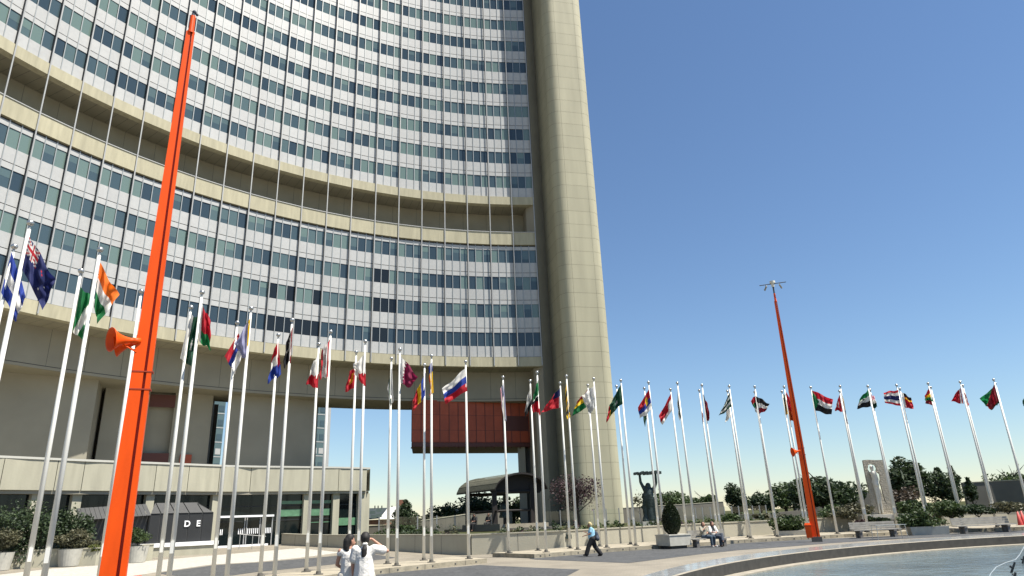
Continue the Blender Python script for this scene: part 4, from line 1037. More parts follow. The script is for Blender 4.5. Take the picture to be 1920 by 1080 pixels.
# trees on and beyond the garden terrace
tree(1086, 972, 878, 112, 56, 'lf_p', 'purple leaved round tree in front of the end tower', n=2600, size=.085, clumps=26, lowf=.3, nb=12, trunk_r=.11)
tree(760, 1003, 937, 66, 68, 'lf_d', 'dark pointed conifer left of the bell pavilion', n=4200, cone=.5, lowf=.1, clumps=22)
tree(795, 992, 960, 60, 84, 'lf_y', 'yellowish green tree left behind the bell pavilion', n=1600)
tree(832, 992, 940, 70, 86, 'lf_m', 'mid green tree beyond the terrace wall, between dome and pavilion', n=1900)
tree(893, 992, 920, 90, 88, 'lf_d', 'large dark tree seen under the left half of the pavilion roof', n=3200, clumps=16)
tree(965, 992, 922, 80, 90, 'lf_m', 'green tree seen under the right half of the pavilion roof', n=2600, clumps=14)
tree(1262, 962, 918, 84, 95, 'lf_m', 'leafy green tree right of the bronze statue', n=2200, clumps=14)
tree(1326, 955, 924, 66, 100, 'lf_m', 'small distant tree behind the long terrace wall', n=1300)
tree(1382, 968, 905, 62, 72, 'lf_d', 'dark conifer left of centre behind the glass fence', n=2600, cone=.25, clumps=14)
tree(1428, 966, 908, 58, 74, 'lf_d', 'dark conifer behind the glass fence, second from the left', n=2400, cone=.25, clumps=14)
tree(1475, 958, 902, 80, 80, 'lf_m', 'broad green tree left of the far orange mast', n=2600, clumps=16)
tree(1548, 960, 880, 118, 63, 'lf_d', 'wide spreading dark tree behind the far orange mast', n=4200, clumps=24, size=.17, elong=1.5)
tree(1712, 955, 853, 74, 62, 'lf_d', 'tall dark cedar right of the stone figure monument', n=3800, clumps=20, cone=.2, size=.15, elong=1.4)
tree(1772, 945, 876, 64, 64, 'lf_d', 'dark evergreen between the cedar and the pointed cypress', n=2800, clumps=16, cone=.35)
tree(1797, 942, 872, 34, 66, 'lf_d', 'narrow pointed cypress near the right wall', n=1900, clumps=10, cone=.75)
tree(1826, 948, 895, 30, 68, 'lf_d', 'small dark pointed evergreen before the right terrace wall', n=1200, clumps=10, cone=.6)
tree(1900, 912, 884, 90, 92, 'lf_m', 'light leafy tree top above the right terrace wall', n=1300, clumps=18, size=.16)
tree(1694, 965, 905, 62, 56, 'lf_b', 'brownish small leaved tree beside the stone monument', n=1900, clumps=14, nb=10, cat='tree')
tree(1200, 955, 918, 34, 66, 'lf_o', 'thin bare twiggy tree left of the bronze statue', n=120, clumps=14, nb=14, trunk_r=.03)
bush(1560, 972, 945, 76, 54, 'lf_m', 'round green shrub right of the far orange mast', n=1500)
bush(1600, 975, 943, 78, 53, 'lf_o', 'yellow flowering shrub left of the stone monument', n=1600)
bush(1640, 985, 966, 24, 51.2, 'lf_d', 'small dark shrub at the foot of the stone monument', n=700)
bush(1659, 987, 970, 28, 51.4, 'lf_d', 'low dark shrub before the monument base', n=600)
bush(1622, 985, 972, 30, 51.5, 'lf_p', 'small reddish shrub before the monument base', n=500)
bush(1722, 972, 938, 70, 54, 'lf_m', 'bright green shrub below the brownish tree', n=1700)
bush(1785, 972, 934, 84, 53, 'lf_m', 'large green shrub behind the last bench', n=2200)
bush(1835, 968, 940, 66, 53, 'lf_d', 'dark green shrub right of the large green one', n=1700)
bush(1890, 962, 940, 72, 53, 'lf_o', 'olive shrub on the terrace at the right edge', n=1500)
bush(1430, 974, 962, 40, 54, 'lf_o', 'low olive shrub on the terrace left of the far mast', n=700)
bush(1372, 978, 962, 46, 54, 'lf_m', 'low green shrub on the terrace above the bench couple', n=800)
bush(760, 1002, 984, 40, 52, 'lf_m', 'fresh green shrub below the dark conifer', n=900)
# low planting along the wall tops
SEED[0] += 1; rg = random.Random(9); m = MB()
beds = [(-10.2, 49.2), (-2.9, 42.0), (2.4, 42.2), (9.2, 46.4), (14.8, 48.5), (20, 50.3), (26, 50.9)]
for (x0, y0), (x1, y1) in zip(beds[:-1], beds[1:]):
    L = math.hypot(x1-x0, y1-y0)
    for i in range(int(L*2.2)):
        t = rg.random(); b = rg.uniform(.1, 1.7); hh = rg.uniform(.18, .5)*(1.15 if x0 > 8 else 1)
        leaves(m, (x0+(x1-x0)*t, y0+(y1-y0)*t+b, .98+hh*.6), (.45, .4, hh), 75, .075, rg, 5, mi=rg.choice((0, 0, 1, 1, 2, 3)))
beds = [(29.6, 50.6), (34, 50.9), (46, 49.9)]
for (x0, y0), (x1, y1) in zip(beds[:-1], beds[1:]):
    for i in range(int(math.hypot(x1-x0, y1-y0)*2.2)):
        t = rg.random(); leaves(m, (x0+(x1-x0)*t, y0+(y1-y0)*t+rg.uniform(.2, 2), 1.15), (.6, .5, rg.uniform(.3, .6)), 70, .08, rg, 5, mi=rg.choice((0, 1, 2)))
tag(m.build('shrub_bed', [MT['lf_m'], MT['lf_d'], MT['lf_o'], MT['lf_p']]), 'low mixed shrubs planted along the top of the planter walls', 'planting', kind='stuff')
# garden at the far left, behind the low wall
for i, (px, pyt, wd, lab) in enumerate(((-60, 935, 110, 'dark bush at the left edge of the podium garden'), (20, 938, 90, 'dark green bush behind the leftmost planter'), (70, 930, 70, 'tall leafy bush in front of the podium glazing'), (118, 938, 50, 'leafy bush left of the dark kiosk'), (150, 955, 40, 'low dark bush beside the kiosk awning'))):
    bush(px, 1035, pyt, wd, 47.5, 'lf_d', lab, n=2200, size=.085, z0=.4, clumps=18)
bush(178, 1036, 1020, 30, 46.5, 'lf_y', 'low yellow green shrub on the garden wall beside the mast', n=500)
# round planters
pot_h = .62
for px, py, wd, pyt, lab, mt in ((-2, 1070, 42, 985, 'round pale pot with an olive shrub at the left edge', 'lf_o'), (128, 1062, 46, 990, 'round pale pot with a feathery olive shrub left of the near orange mast', 'lf_o'), (172, 1058, 40, 1012, 'smaller round pot half behind the feathery shrub pot', 'lf_o'), (254, 1055, 46, 988, 'round pale pot with a conifer like shrub right of the near orange mast', 'lf_m')):
    p = atg(px, py); d = math.hypot(p.x, p.y); k = d/FPX; R0 = wd*k*.36
    t = empty('round_planter', (p.x, p.y, p.z)); hgt_ = 24*k*1.0
    m = MB(); m.lathe((0, 0, 0), [(R0*.78, 0), (R0*.8, .02), (R0, hgt_), (R0*.92, hgt_), (R0*.88, hgt_-.08), (0, hgt_-.08)], 24); m.build('pot', MT['pot'], t, smooth=False)
    SEED[0] += 1; rng = random.Random(SEED[0]); top = atd(px, pyt, d).z-p.z; m = MB(); cz = (top+hgt_)/2
    leaves(m, (0, 0, cz), (R0*1.5, R0*1.5, (top-hgt_)/2*1.05), 1900, .055, rng, 22, elong=1.8); m.build('shrub', MT[mt], t)
    m = MB(); trunk(m, (0, 0, hgt_-.1), (0, 0, top*.85), .03, rng, 9, .5, .1); m.build('stems', MT['bark'], t)
    tag(t, lab, 'planter')
# square planter with topiary
p = at(1268, 1029, 0); d = math.hypot(p.x, p.y); t = empty('box_planter', (p.x, p.y+.5, 0), R_(22))
m = MB(); m.box((0, 0, .08), (1.0, 1.0, .16)); m.build('plinth_foot', MT['dark'], t)
m = MB(); m.box((0, 0, .42), (1.36, 1.36, .52)); m.box((0, 0, .70), (1.42, 1.42, .05)); m.build('planter_box', MT['pot'], t)
rng = random.Random(5); m = MB()
for i in range(3200):
    th = math.acos(rng.uniform(-1, 1)); ph = rng.uniform(0, 6.28); zz = math.cos(th); rr = math.sin(th)*(1-.12*zz)*rng.uniform(.9, 1.0)
    c = Vector((.50*rr*math.cos(ph), .50*rr*math.sin(ph), 1.50+.82*zz)); a = Vector((rng.gauss(0, 1), rng.gauss(0, 1), rng.gauss(0, 1))).normalized(); b = a.cross(Vector((.3, .5, .8))).normalized(); s = .05
    m.face([c-a*s, c-b*s*.6, c+a*s, c+b*s*.6])
m.build('topiary', MT['lf_t'], t)
m = MB(); m.tube((0, 0, .6), (0, 0, 1.5), .05, .04, 8); m.build('trunk', MT['bark'], t)
m = MB(); m.ball((0, 0, 1.5), .42, 12, 8, sc=(1, 1, 1.7)); m.build('inner_foliage', MT['lf_t'], t)
tag(t, 'square cream planter with a clipped egg shaped evergreen', 'planter')
# low planters
for px, py, x0, x1, pyt, lab in ((1490, 1010, 1445, 1522, 972, 'long low stone planter with a dark bush beside the far orange mast'), (1748, 1003, 1706, 1788, 958, 'low stone planter with a spreading bush between two benches')):
    p = at(px, py, 0); d = math.hypot(p.x, p.y); k = d/FPX; t = empty('low_planter', (p.x, p.y+.4, 0), R_(-12))
    L = 62*k*.82; m = MB(); m.box((0, 0, .24), (L, .95, .48), 0, 0, 1.06); m.build('planter_box', MT['pot'], t)
    SEED[0] += 1; rng = random.Random(SEED[0]); m = MB(); top = atd(px, pyt, d).z
    leaves(m, (-.15, 0, .3+top*.42), ((x1-x0)*k*.5, .8, top*.5), 2600, .085, rng, 20, elong=1.3); m.build('bush', MT['lf_m'], t)
    m = MB(); trunk(m, (0, 0, .4), (0, 0, top*.8), .05, rng, 8, .8, .1); m.build('stems', MT['bark'], t)
    tag(t, lab, 'planter')
# ------------------------------------------------------------------ benches and table
def make_bench(loc, rz, label, Lb=3.0):
    t = empty('bench', loc, rz)
    for s in (-1, 1):
        m = MB(); m.box((s*Lb*.36, -.16, .20), (.16, .16, .40)); m.box((s*Lb*.36, .20, .20), (.16, .16, .40)); m.box((s*Lb*.36, 0, .37), (.18, .56, .08)); m.build('leg', MT['benchd'], t)
    m = MB(); 
    for k in range(4): m.box((0, -.21+.14*k, .445), (Lb, .125, .05))
    m.build('seat', MT['bench'], t)
    m = MB()
    for k in range(3): m.box((0, .30+.02*k, .56+.13*k), (Lb*.97, .04, .115))
    m.build('backrest', MT['bench'], t)
    tag(t, label, 'bench', 'stone legged benches along the plinth')
    return t
bp = at(1334, 1026, 0); B1 = make_bench((bp.x, bp.y+.25, 0), R_(12), 'bench beside the square planter with two people sitting on it', 2.2)
b2p = at(1648, 1008, 0); make_bench((b2p.x, b2p.y+.2, 0), R_(4), 'pale slatted bench left of the stone steps, with a metal table before it', 2.9)
b3p = at(1853, 999.5, 0); make_bench((b3p.x, b3p.y+.2, 0), R_(2), 'last pale bench at the right, in front of the low wall', 3.6)
tp_ = at(1670, 1011, 0); t = empty('metal_table', (tp_.x, tp_.y, 0), R_(3))
m = MB(); m.box((0, 0, .74), (1.75, .62, .03)); m.build('tabletop', MT['steel'], t)
for sx in (-1, 1):
    for sy in (-1, 1):
        m = MB(); m.tube((sx*.80, sy*.26, .73), (sx*.86, sy*.28, 0), .018, .018, 8); m.build('leg', MT['steel'], t)
tag(t, 'light metal table standing in front of the slatted bench', 'table')
for i, px in enumerate((1910, 1917)):
    p = at(px, 984.5+i*-.5, PZ); t = empty('traffic_cone', (p.x, p.y-.2, PZ)); m = MB(); m.lathe((0, 0, 0), [(.16, .02), (.03, .95), (0, .95)], 14); m.build('cone_body', MT['cone'], t, smooth=True)
    m = MB(); m.box((0, 0, .015), (.36, .36, .03)); m.build('cone_base', MT['cone'], t)
    tag(t, ('left' if i == 0 else 'right')+' one of the two slim red cones against the wall at the right edge', 'cone', 'red cones by the wall')
# ------------------------------------------------------------------ walls and fences behind
def far_wall(pts, th, name, label, cap=True):
    P2 = [atd(*q) for q in pts]
    return wall_thing([(p.x, p.y) for p in P2], .2, [p.z for p in P2], .35, MT['wallb'], name, label, 'wall', cap=MT['fascia'] if cap else None, joints=4)
far_wall([(1168, 953, 79), (1190, 951.5, 80), (1278, 946.5, 84), (1356, 941, 88)], .3, 'terrace_wall', 'grey brown terrace wall behind the bronze statue')
far_wall([(1488, 932.5, 80), (1510, 930.5, 81), (1560, 927, 82), (1650, 919, 84)], .3, 'terrace_wall', 'grey brown terrace wall between the far mast and the stone monument')
far_wall([(1805, 906, 72), (1860, 903, 73), (1960, 898, 74)], .3, 'terrace_wall', 'tall grey wall at the right with a pale coping')
far_wall([(688, 986.5, 70), (740, 984, 70), (790, 977, 70), (880, 964, 72), (960, 956, 76)], .3, 'terrace_wall', 'grey wall behind the terrace fence left of the bell pavilion')
far_wall([(1356, 966, 70), (1440, 962, 72), (1500, 957, 74)], .3, 'terrace_wall', 'low grey wall behind the dark conifers', cap=False)
def fence(pxs, pyt, d, name, label, hgt_=1.5):
    P2 = [atd(x, pyt(x), d) for x in pxs]; t = empty(name, tuple(P2[0].xy)+(.98,)); O = t.location
    for p in P2:
        m = MB(); m.box((p.x-O.x, p.y-O.y, (p.z-.98)/2), (.09, .09, p.z-.98)); m.build('post', MT['rail'], t)
    for a, b in zip(P2[:-1], P2[1:]):
        u = (b-a); u.z = 0; u = u.normalized()*.06; a = a+u; b = b-u
        m = MB(); m.face([(a.x-O.x, a.y-O.y, .1), (b.x-O.x, b.y-O.y, .1), (b.x-O.x, b.y-O.y, b.z-.98-.05), (a.x-O.x, a.y-O.y, a.z-.98-.05)]); m.build('glass_pane', MT['glassf'], t)
    tag(t, label, 'fence')
fence([711, 783, 819, 853, 887, 921], lambda x: 967-(x-800)*.02, 63, 'glass_fence', 'glass fence on grey posts left of the bell pavilion')
fence([1020, 1050, 1076, 1113, 1136, 1160], lambda x: 957-(x-1050)*.04, 66, 'glass_fence', 'glass fence in front of the end tower behind the purple tree')
fence([1183, 1199, 1229, 1251, 1269, 1303, 1316, 1331, 1357, 1371, 1384, 1398, 1410, 1423, 1435], lambda x: 955-(x-1200)*.035, 68, 'glass_fence', 'long glass fence between the bronze statue and the conifers')
# ------------------------------------------------------------------ bell pavilion
DP = 60
def PP(px, py, d=DP): return atd(px, py, d)
pv = empty('bell_pavilion', tuple(PP(950, 990).xy)+(.98,)); O = pv.location
fl_, fr_, = PP(928, 920, 57.5), PP(1027, 917, 58.5)     # front gable springing
bl_ = PP(856, 928, 64.0)
ax = Vector((bl_.x-fl_.x, bl_.y-fl_.y, 0)); axl = ax.length
cr = Vector((fr_.x-fl_.x, fr_.y-fl_.y, 0)); W = cr.length; cr.normalize()
zsp = fl_.z; rise = PP(976, 889, 58).z-zsp
m = MB(); m2 = MB(); NR = 20; prof = []
for i in range(NR+1):
    t_ = i/NR; x = W*t_; y = rise*(1-(2*t_-1)**2)**.62; prof.append((x, y))
def RP(i, k, dz=0): 
    q = Vector((fl_.x, fl_.y, 0))+cr*prof[i][0]+ax*k; return (q.x-O.x, q.y-O.y, zsp-O.z+prof[i][1]+dz)
for i in range(NR):
    for k in range(6):
        e = .02*(i % 2)
        m.face([RP(i, k/6, .13+e), RP(i+1, k/6, .13+e), RP(i+1, (k+1)/6, .13+e), RP(i, (k+1)/6, .13+e)])
        m2.face([RP(i, k/6), RP(i, (k+1)/6), RP(i+1, (k+1)/6), RP(i+1, k/6)])
    for k in (0, 1): m2.face([RP(i, k), RP(i+1, k), RP(i+1, k, .14), RP(i, k, .14)])
for i in (0, NR): m2.face([RP(i, 0), RP(i, 1), RP(i, 1, .14), RP(i, 0, .14)])
ro = m.build('roof', MT['shingle'], pv); m2.build('roof_underside', MT['wood'], pv)
m = MB()
for i in range(NR+1):
    pass
for k in (.12,):
    f = [RP(i, k, -.02) for i in range(NR+1)]; lo = zsp-O.z-.25; f += [(RP(NR-1, k)[0], RP(NR-1, k)[1], lo), (RP(1, k)[0], RP(1, k)[1], lo)]; m.face(f)
m.build('gable_boards', MT['wood'], pv)
def LP(t_, k): q = Vector((fl_.x, fl_.y, 0))+cr*W*t_+ax*k; return Vector((q.x-O.x, q.y-O.y, 0))
for t_, k in ((.08, .12), (.80, .12), (.08, .80), (.84, .80)):
    b = LP(t_, k); tt = LP(t_*.98+.01, k); m = MB(); m.box((b.x, b.y, (zsp-O.z+.35)/2+.2), (.42, .42, zsp-O.z+.1), math.atan2(cr.y, cr.x), 0, .8); m.build('post', MT['wood'], pv)
    m = MB(); m.box((b.x, b.y, .32), (.62, .62, .24)); m.build('post_stone', MT['pot'], pv)
for k in (.12, .8):
    a, b = LP(.05, k), LP(.88, k); m = MB(); m.tube((a.x, a.y, 1.55), (b.x, b.y, 1.55), .09, .09, 8); m.tube((a.x, a.y, zsp-O.z-.1), (b.x, b.y, zsp-O.z-.1), .14, .14, 8); m.build('cross_beam', MT['wood'], pv)
a, b = LP(.08, .05), LP(.08, .9); m = MB(); m.tube((a.x, a.y, 1.55), (b.x, b.y, 1.55), .09, .09, 8); m.build('side_beam', MT['wood'], pv)
c = LP(.45, .35); m = MB(); m.lathe((c.x, c.y, 1.0), [(.46, 0), (.47, .12), (.40, .3), (.37, .9), (.32, 1.15), (.18, 1.3), (0, 1.34)], 20); m.tube((c.x, c.y, 2.3), (c.x, c.y, zsp-O.z), .04, .04, 6); m.build('bell', MT['bronze'], pv, smooth=True)
q = [LP(-.22, -.08), LP(1.1, -.08), LP(1.1, 1.05), LP(-.22, 1.05)]; m = MB(); m.prism([(p.x, p.y) for p in q], -.1, .2); m.build('stone_base', MT['wallb'], pv)
m = MB(); a, b = LP(.2, .02), LP(1.0, .02); m.prism([(a.x, a.y), (b.x, b.y), (b.x-.1, b.y+.5), (a.x-.1, a.y+.5)], .2, .5); m.build('front_step', MT['plinth'], pv)
tag(pv, 'dark timber bell pavilion with a curved tiled roof', 'pavilion')
# ------------------------------------------------------------------ people and figures: one continuous surface from tapered capsules
def blob(name, caps, m_, parent=None, voxel=.02, smooth=2, mats=None):
    """caps: (p0, p1, r0, r1[, material index]); voxel-remeshed into one skin"""
    mb = MB()
    for cpt in caps:
        p0, p1, r0, r1 = Vector(cpt[0]), Vector(cpt[1]), cpt[2], cpt[3]
        d = p1-p0; n = 10; q = (d.to_track_quat('Z', 'Y') if d.length > 1e-5 else None); L = d.length
        pr = [(0, -r0)]+[(r0*math.cos(a), r0*math.sin(a)) for a in [R_(x) for x in (-60, -30, 0)]]+[(r1*math.cos(a), L+r1*math.sin(a)) for a in [R_(x) for x in (0, 30, 60)]]+[(0, L+r1)]
        pr = [(max(a, .0005), b) for a, b in pr]
        k0 = len(mb.f); mb.lathe(p0, pr, 12, 0, q)
        k = len(mb.v); mb.f.append([k-1-i for i in range(12)]); mb.m.append(0); mb.f.append([k-len(pr)*12+i for i in range(12)]); mb.m.append(0)
    me = bpy.data.meshes.new(name); me.from_pydata(mb.v, [], mb.f); o = bpy.data.objects.new(name, me); COL.objects.link(o)
    md = o.modifiers.new('r', 'REMESH'); md.mode = 'VOXEL'; md.voxel_size = voxel
    if smooth: sm = o.modifiers.new('s', 'SMOOTH'); sm.iterations = smooth; sm.factor = .5
    dg = bpy.context.evaluated_depsgraph_get(); m2 = bpy.data.meshes.new_from_object(o.evaluated_get(dg)); bpy.data.objects.remove(o)
    m2.materials.clear(); m2.materials.append(m_)
    m2.polygons.foreach_set('use_smooth', [True]*len(m2.polygons)); m2.name = name
    o = bpy.data.objects.new(name, m2); COL.objects.link(o)
    if parent: o.parent = parent
    if mats:      # extra materials by region: (test(co), material)
        for i, (f, mm) in enumerate(mats):
            m2.materials.append(mm)
            for p in m2.polygons:
                if f(p.center): p.material_index = i+1
    return o
def V(*a): return Vector(a)
def hand_caps(wr, di, up_, s=1.0, curl=.4, side=1):
    """palm, four fingers of unequal length with a knuckle bend, and a thumb"""
    di = di.normalized(); up_ = (up_-di*up_.dot(di)).normalized(); la = di.cross(up_)*side; c = []
    pm = wr+di*.085*s; c += [(wr, pm+la*.022*s, .022*s, .02*s), (wr, pm-la*.022*s, .022*s, .02*s)]
    for k, ln in enumerate((.065, .078, .072, .055)):
        b = pm+la*(.033-.021*k)*s; m1 = b+(di*math.cos(curl*.5)-up_*math.sin(curl*.5))*ln*.55*s; e = m1+(di*math.cos(curl*1.6)-up_*math.sin(curl*1.6))*ln*.5*s
        c += [(b, m1, .0098*s, .009*s), (m1, e, .009*s, .0075*s)]
    tb = wr+di*.03*s+la*.025*s; tm = tb+(la*.8+di*.6).normalized()*.045*s; te = tm+(la*.25+di-up_*.3).normalized()*.035*s
    c += [(tb, tm, .013*s, .011*s), (tm, te, .011*s, .009*s)]
    return c
def person(loc, rz, J, H=1.66, parts=None, label='', skin='skin', fine=False, group=None):
    """J: joints in metres, local frame (facing -Y)"""
    r = empty('person', loc, rz); vox = .010 if fine else .016
    hd = J['head']; fd = J.get('face', V(0, -1, 0)).normalized(); upv = V(0, 0, 1); sd_ = fd.cross(upv).normalized()
    body = [(J['pelvis'], J['chest'], .135, .125), (J['chest'], J['neck'], .12, .055), (J['neck'], hd-V(0, 0, .07), .052, .052)]
    body += [(hd-V(0, 0, .03)+fd*.015, hd+V(0, 0, .045)-fd*.01, .078, .085), (hd-V(0, 0, .085)+fd*.035, hd-V(0, 0, .05)+fd*.03, .042, .058)]
    body += [(hd+fd*.088+V(0, 0, .0), hd+fd*.108-V(0, 0, .03), .009, .014)]      # nose
    body += [(hd+fd*.085-V(0, 0, .062)-sd_*.018, hd+fd*.085-V(0, 0, .062)+sd_*.018, .011, .011)]   # mouth
    for s in (-1, 1):
        body += [(hd+sd_*s*.082+V(0, 0, .01), hd+sd_*s*.085-V(0, 0, .03), .014, .01)]   # ears
        k = 'L' if s > 0 else 'R'
        sh, el, wr = J['sh'+k], J['el'+k], J['wr'+k]; body += [(J['chest']+(sh-J['chest'])*.55, sh, .07, .055), (sh, el, .047, .036), (el, wr, .036, .024)]
        hdir = (wr-el).normalized(); body += hand_caps(wr+hdir*.005, J.get('hd'+k, hdir), J.get('hu'+k, V(0, 0, 1)), 1.0, .5, s)
        hp, kn, an, toe = J['hp'+k], J['kn'+k], J['an'+k], J['to'+k]
        body += [(J['pelvis'], hp, .12, .095), (hp, kn, .092, .058), (kn, an, .055, .038), (an-V(0, 0, .03), toe, .042, .035)]
    eyes = lambda c: any((c-(hd+fd*.082+sd_*s*.031+V(0, 0, .008))).length < .014 for s in (-1, 1))
    mouth = lambda c: (c-(hd+fd*.09-V(0, 0, .062))).length < .018
    blob('body', body, MT[skin], r, vox, 2, [(eyes, MT['hair']), (mouth, MT['cone'])])
    for nm, m_, caps in parts(J, hd, fd, sd_): blob(nm, caps, MT[m_], r, vox, 2)
    tag(r, label, 'person', group)
    return r
def stand(H=1.66):
    s = H/1.66
    J = dict(pelvis=V(0, 0, .93), chest=V(0, .0, 1.24), neck=V(0, .01, 1.42), head=V(0, -.01, 1.555))
    for k, x in (('L', 1), ('R', -1)):
        J['sh'+k] = V(x*.175, .01, 1.37); J['el'+k] = V(x*.235, .02, 1.08); J['wr'+k] = V(x*.24, -.05, .84)
        J['hp'+k] = V(x*.09, 0, .88); J['kn'+k] = V(x*.10, -.01, .47); J['an'+k] = V(x*.10, .02, .085); J['to'+k] = V(x*.12, -.13, .035)
    return {k: v*s for k, v in J.items()}
def shirt_caps(J, sleeve=.75, g=.022, low=.02, flare=.03):
    c = [(J['pelvis']-V(0, 0, low), J['chest'], .145+g+flare, .135+g), (J['chest'], J['neck']-V(0, 0, .05), .13+g, .06+g)]
    for k in 'LR':
        c += [(J['chest']+(J['sh'+k]-J['chest'])*.5, J['sh'+k], .075+g, .058+g), (J['sh'+k], J['sh'+k].lerp(J['el'+k], sleeve), .056+g, .058+g)]
    return c
def trouser_caps(J, g=.02, to=.97, r1=.055):
    c = [(J['pelvis'], J['pelvis']+V(0, 0, .06), .135+g, .13+g)]
    for k in 'LR':
        kn, an = J['kn'+k], J['an'+k]; e = kn.lerp(an, to); c += [(J['pelvis'], J['hp'+k], .12+g, .10+g), (J['hp'+k], kn, .095+g, .065+g), (kn, e, .065+g, r1+g)]
    return c
def shoe_caps(J): return [c for k in 'LR' for c in ((J['an'+k]-V(0, 0, .02), J['an'+k]-V(0, 0, .045), .05, .045), (J['an'+k]-V(0, 0, .045), J['to'+k], .045, .04))]
# woman in white shirt, back to us, hand raised to her eyes
J = stand(1.69); J['chest'] += V(.01, 0, 0)
J['elR'] = J['shR']+V(-.26, -.06, -.05); J['wrR'] = J['head']+V(-.135, -.115, -.005); J['hdR'] = V(.9, -.25, .12); J['huR'] = V(0, .2, 1)
J['elL'] = J['shL']+V(.05, -.03, -.27); J['wrL'] = J['elL']+V(-.02, -.06, -.24)
def pw1(J, hd, fd, sd_):
    bk_ = -fd
    yield 'shirt', 'shirt', shirt_caps(J, .62, .034, .10, .035)
    yield 'trousers', 'cream', trouser_caps(J, .03)
    yield 'shoes', 'black', shoe_caps(J)
    yield 'hair', 'hair', [(hd+V(0, 0, .055)+bk_*.015, hd+V(0, 0, .0)+bk_*.03, .092, .092), (hd+bk_*.05+V(0, 0, .03), hd-V(0, 0, .06)+bk_*.05, .085, .06)]
    q = hd-V(0, 0, .10)+bk_*.105
    yield 'ponytail', 'hair', [(hd-V(0, 0, .06)+bk_*.09, q, .035, .03), (q, q+V(.01, .03, -.09), .034, .055), (q+V(.01, .03, -.09), q+V(.02, .035, -.2), .055, .05), (q+V(.02, .035, -.2), q+V(.0, .02, -.30), .045, .012), (q+V(.02, .035, -.15), q+V(.05, .02, -.28), .04, .012), (q+V(-.01, .03, -.15), q+V(-.05, .02, -.29), .035, .01)]
    yield 'hair_tie', 'shirt', [(q+V(.02, 0, .012), q+V(-.02, 0, .012), .034, .034)]
wp = atd(684, 1040, 14.6)
person((wp.x, wp.y, 0), R_(180)+math.atan2(wp.y, wp.x)-R_(90), J, label='woman in a white shirt seen from behind, black ponytail, hand raised to her eyes', parts=pw1, skin='skin', fine=True)
# her companion in a sleeveless white top, head turned to the right
J = stand(1.66); J['face'] = V(-.93, -.38, -.12); J['head'] += V(-.01, 0, .0)
J['elL'] = J['shL']+V(.06, -.08, -.25); J['wrL'] = J['elL']+V(-.16, -.16, -.12); J['elR'] = J['shR']+V(-.05, .0, -.27); J['wrR'] = J['elR']+V(.02, -.10, -.22)
def pw2(J, hd, fd, sd_):
    bk_ = -fd
    c = [(J['pelvis']-V(0, 0, .02), J['chest'], .17, .155), (J['chest'], J['neck']-V(0, 0, .06), .15, .075)]
    for k in 'LR': c += [(J['chest'], J['sh'+k].lerp(J['chest'], .25)+V(0, 0, .01), .11, .066)]
    c += [(J['shL'].lerp(J['chest'], .15), J['shL'].lerp(J['elL'], .18), .07, .062)]
    yield 'top', 'shirt', c
    c = [(J['pelvis'], J['pelvis']-V(0, 0, .1), .165, .18)]
    for k in 'LR': c += [(J['hp'+k], J['kn'+k], .14, .15), (J['kn'+k], J['kn'+k].lerp(J['an'+k], .5), .15, .15)]
    yield 'skirt', 'cream', c
    yield 'shoes', 'black', shoe_caps(J)
    yield 'hair', 'hair', [(hd+V(0, 0, .05)+bk_*.018, hd+V(0, 0, .0)+bk_*.035, .092, .092), (hd+bk_*.06, hd-V(0, 0, .12)+bk_*.075, .085, .075), (hd-V(0, 0, .10)+bk_*.07, hd-V(0, 0, .20)+V(.04, .06, 0), .07, .04), (hd+fd*.03+V(0, 0, .08), hd+V(0, 0, .06), .055, .08)]
wp = atd(655, 1040, 15.0)
person((wp.x, wp.y, 0), R_(180)+math.atan2(wp.y, wp.x)-R_(90), J, label='woman in a sleeveless white top with loose dark hair, face turned right', parts=pw2, skin='skin', fine=True)
# walking woman with pale hair and a blue shirt, heading left
J = stand(1.56); s = .94
J['pelvis'] = V(0, 0, .86); J['chest'] = V(0, -.02, 1.14); J['neck'] = V(0, -.05, 1.31); J['head'] = V(0, -.09, 1.44)
for k, x in (('L', 1), ('R', -1)): J['sh'+k] = V(x*.16, -.03, 1.26); J['hp'+k] = V(x*.09, 0, .81)
J['elL'] = V(.24, -.10, 1.03); J['wrL'] = V(.22, -.36, .96); J['elR'] = V(-.22, -.12, 1.03); J['wrR'] = V(-.18, -.30, 1.10)
J['knL'] = V(.10, -.20, .47); J['anL'] = V(.10, -.33, .12); J['toL'] = V(.10, -.47, .09)
J['knR'] = V(-.10, .10, .45); J['anR'] = V(-.10, .36, .10); J['toR'] = V(-.10, .24, .04)
def pw3(J, hd, fd, sd_):
    bk_ = -fd
    yield 'shirt', 'shirtb', [(J['pelvis']+V(0, -.02, .02), J['chest'], .185, .165), (J['chest'], J['neck']-V(0, 0, .05), .155, .08)]+[c for k in 'LR' for c in ((J['chest'], J['sh'+k], .11, .08), (J['sh'+k], J['sh'+k].lerp(J['el'+k], .6), .075, .068))]
    yield 'trousers', 'black', trouser_caps(J, .045, .97, .06)
    yield 'shoes', 'black', shoe_caps(J)
    yield 'hair', 'hairb', [(hd+V(0, 0, .05)+bk_*.018, hd+V(0, 0, .0)+bk_*.035, .094, .094), (hd+bk_*.06, hd-V(0, 0, .08)+bk_*.06, .08, .06)]
    yield 'shoulder_bag', 'navy', [(V(-.02, .20, 1.05), V(-.02, .24, .80), .09, .12), (V(-.06, .22, .95), V(.10, .25, .80), .08, .10), (V(.0, .17, 1.12), V(-.14, -.02, 1.33), .02, .02)]
wp = at(1113, 1043.5, 0)
person((wp.x, wp.y, 0), R_(-90)-R_(4), J, label='walking woman with pale hair, blue shirt, black trousers and a shoulder bag', parts=pw3, skin='skin2')
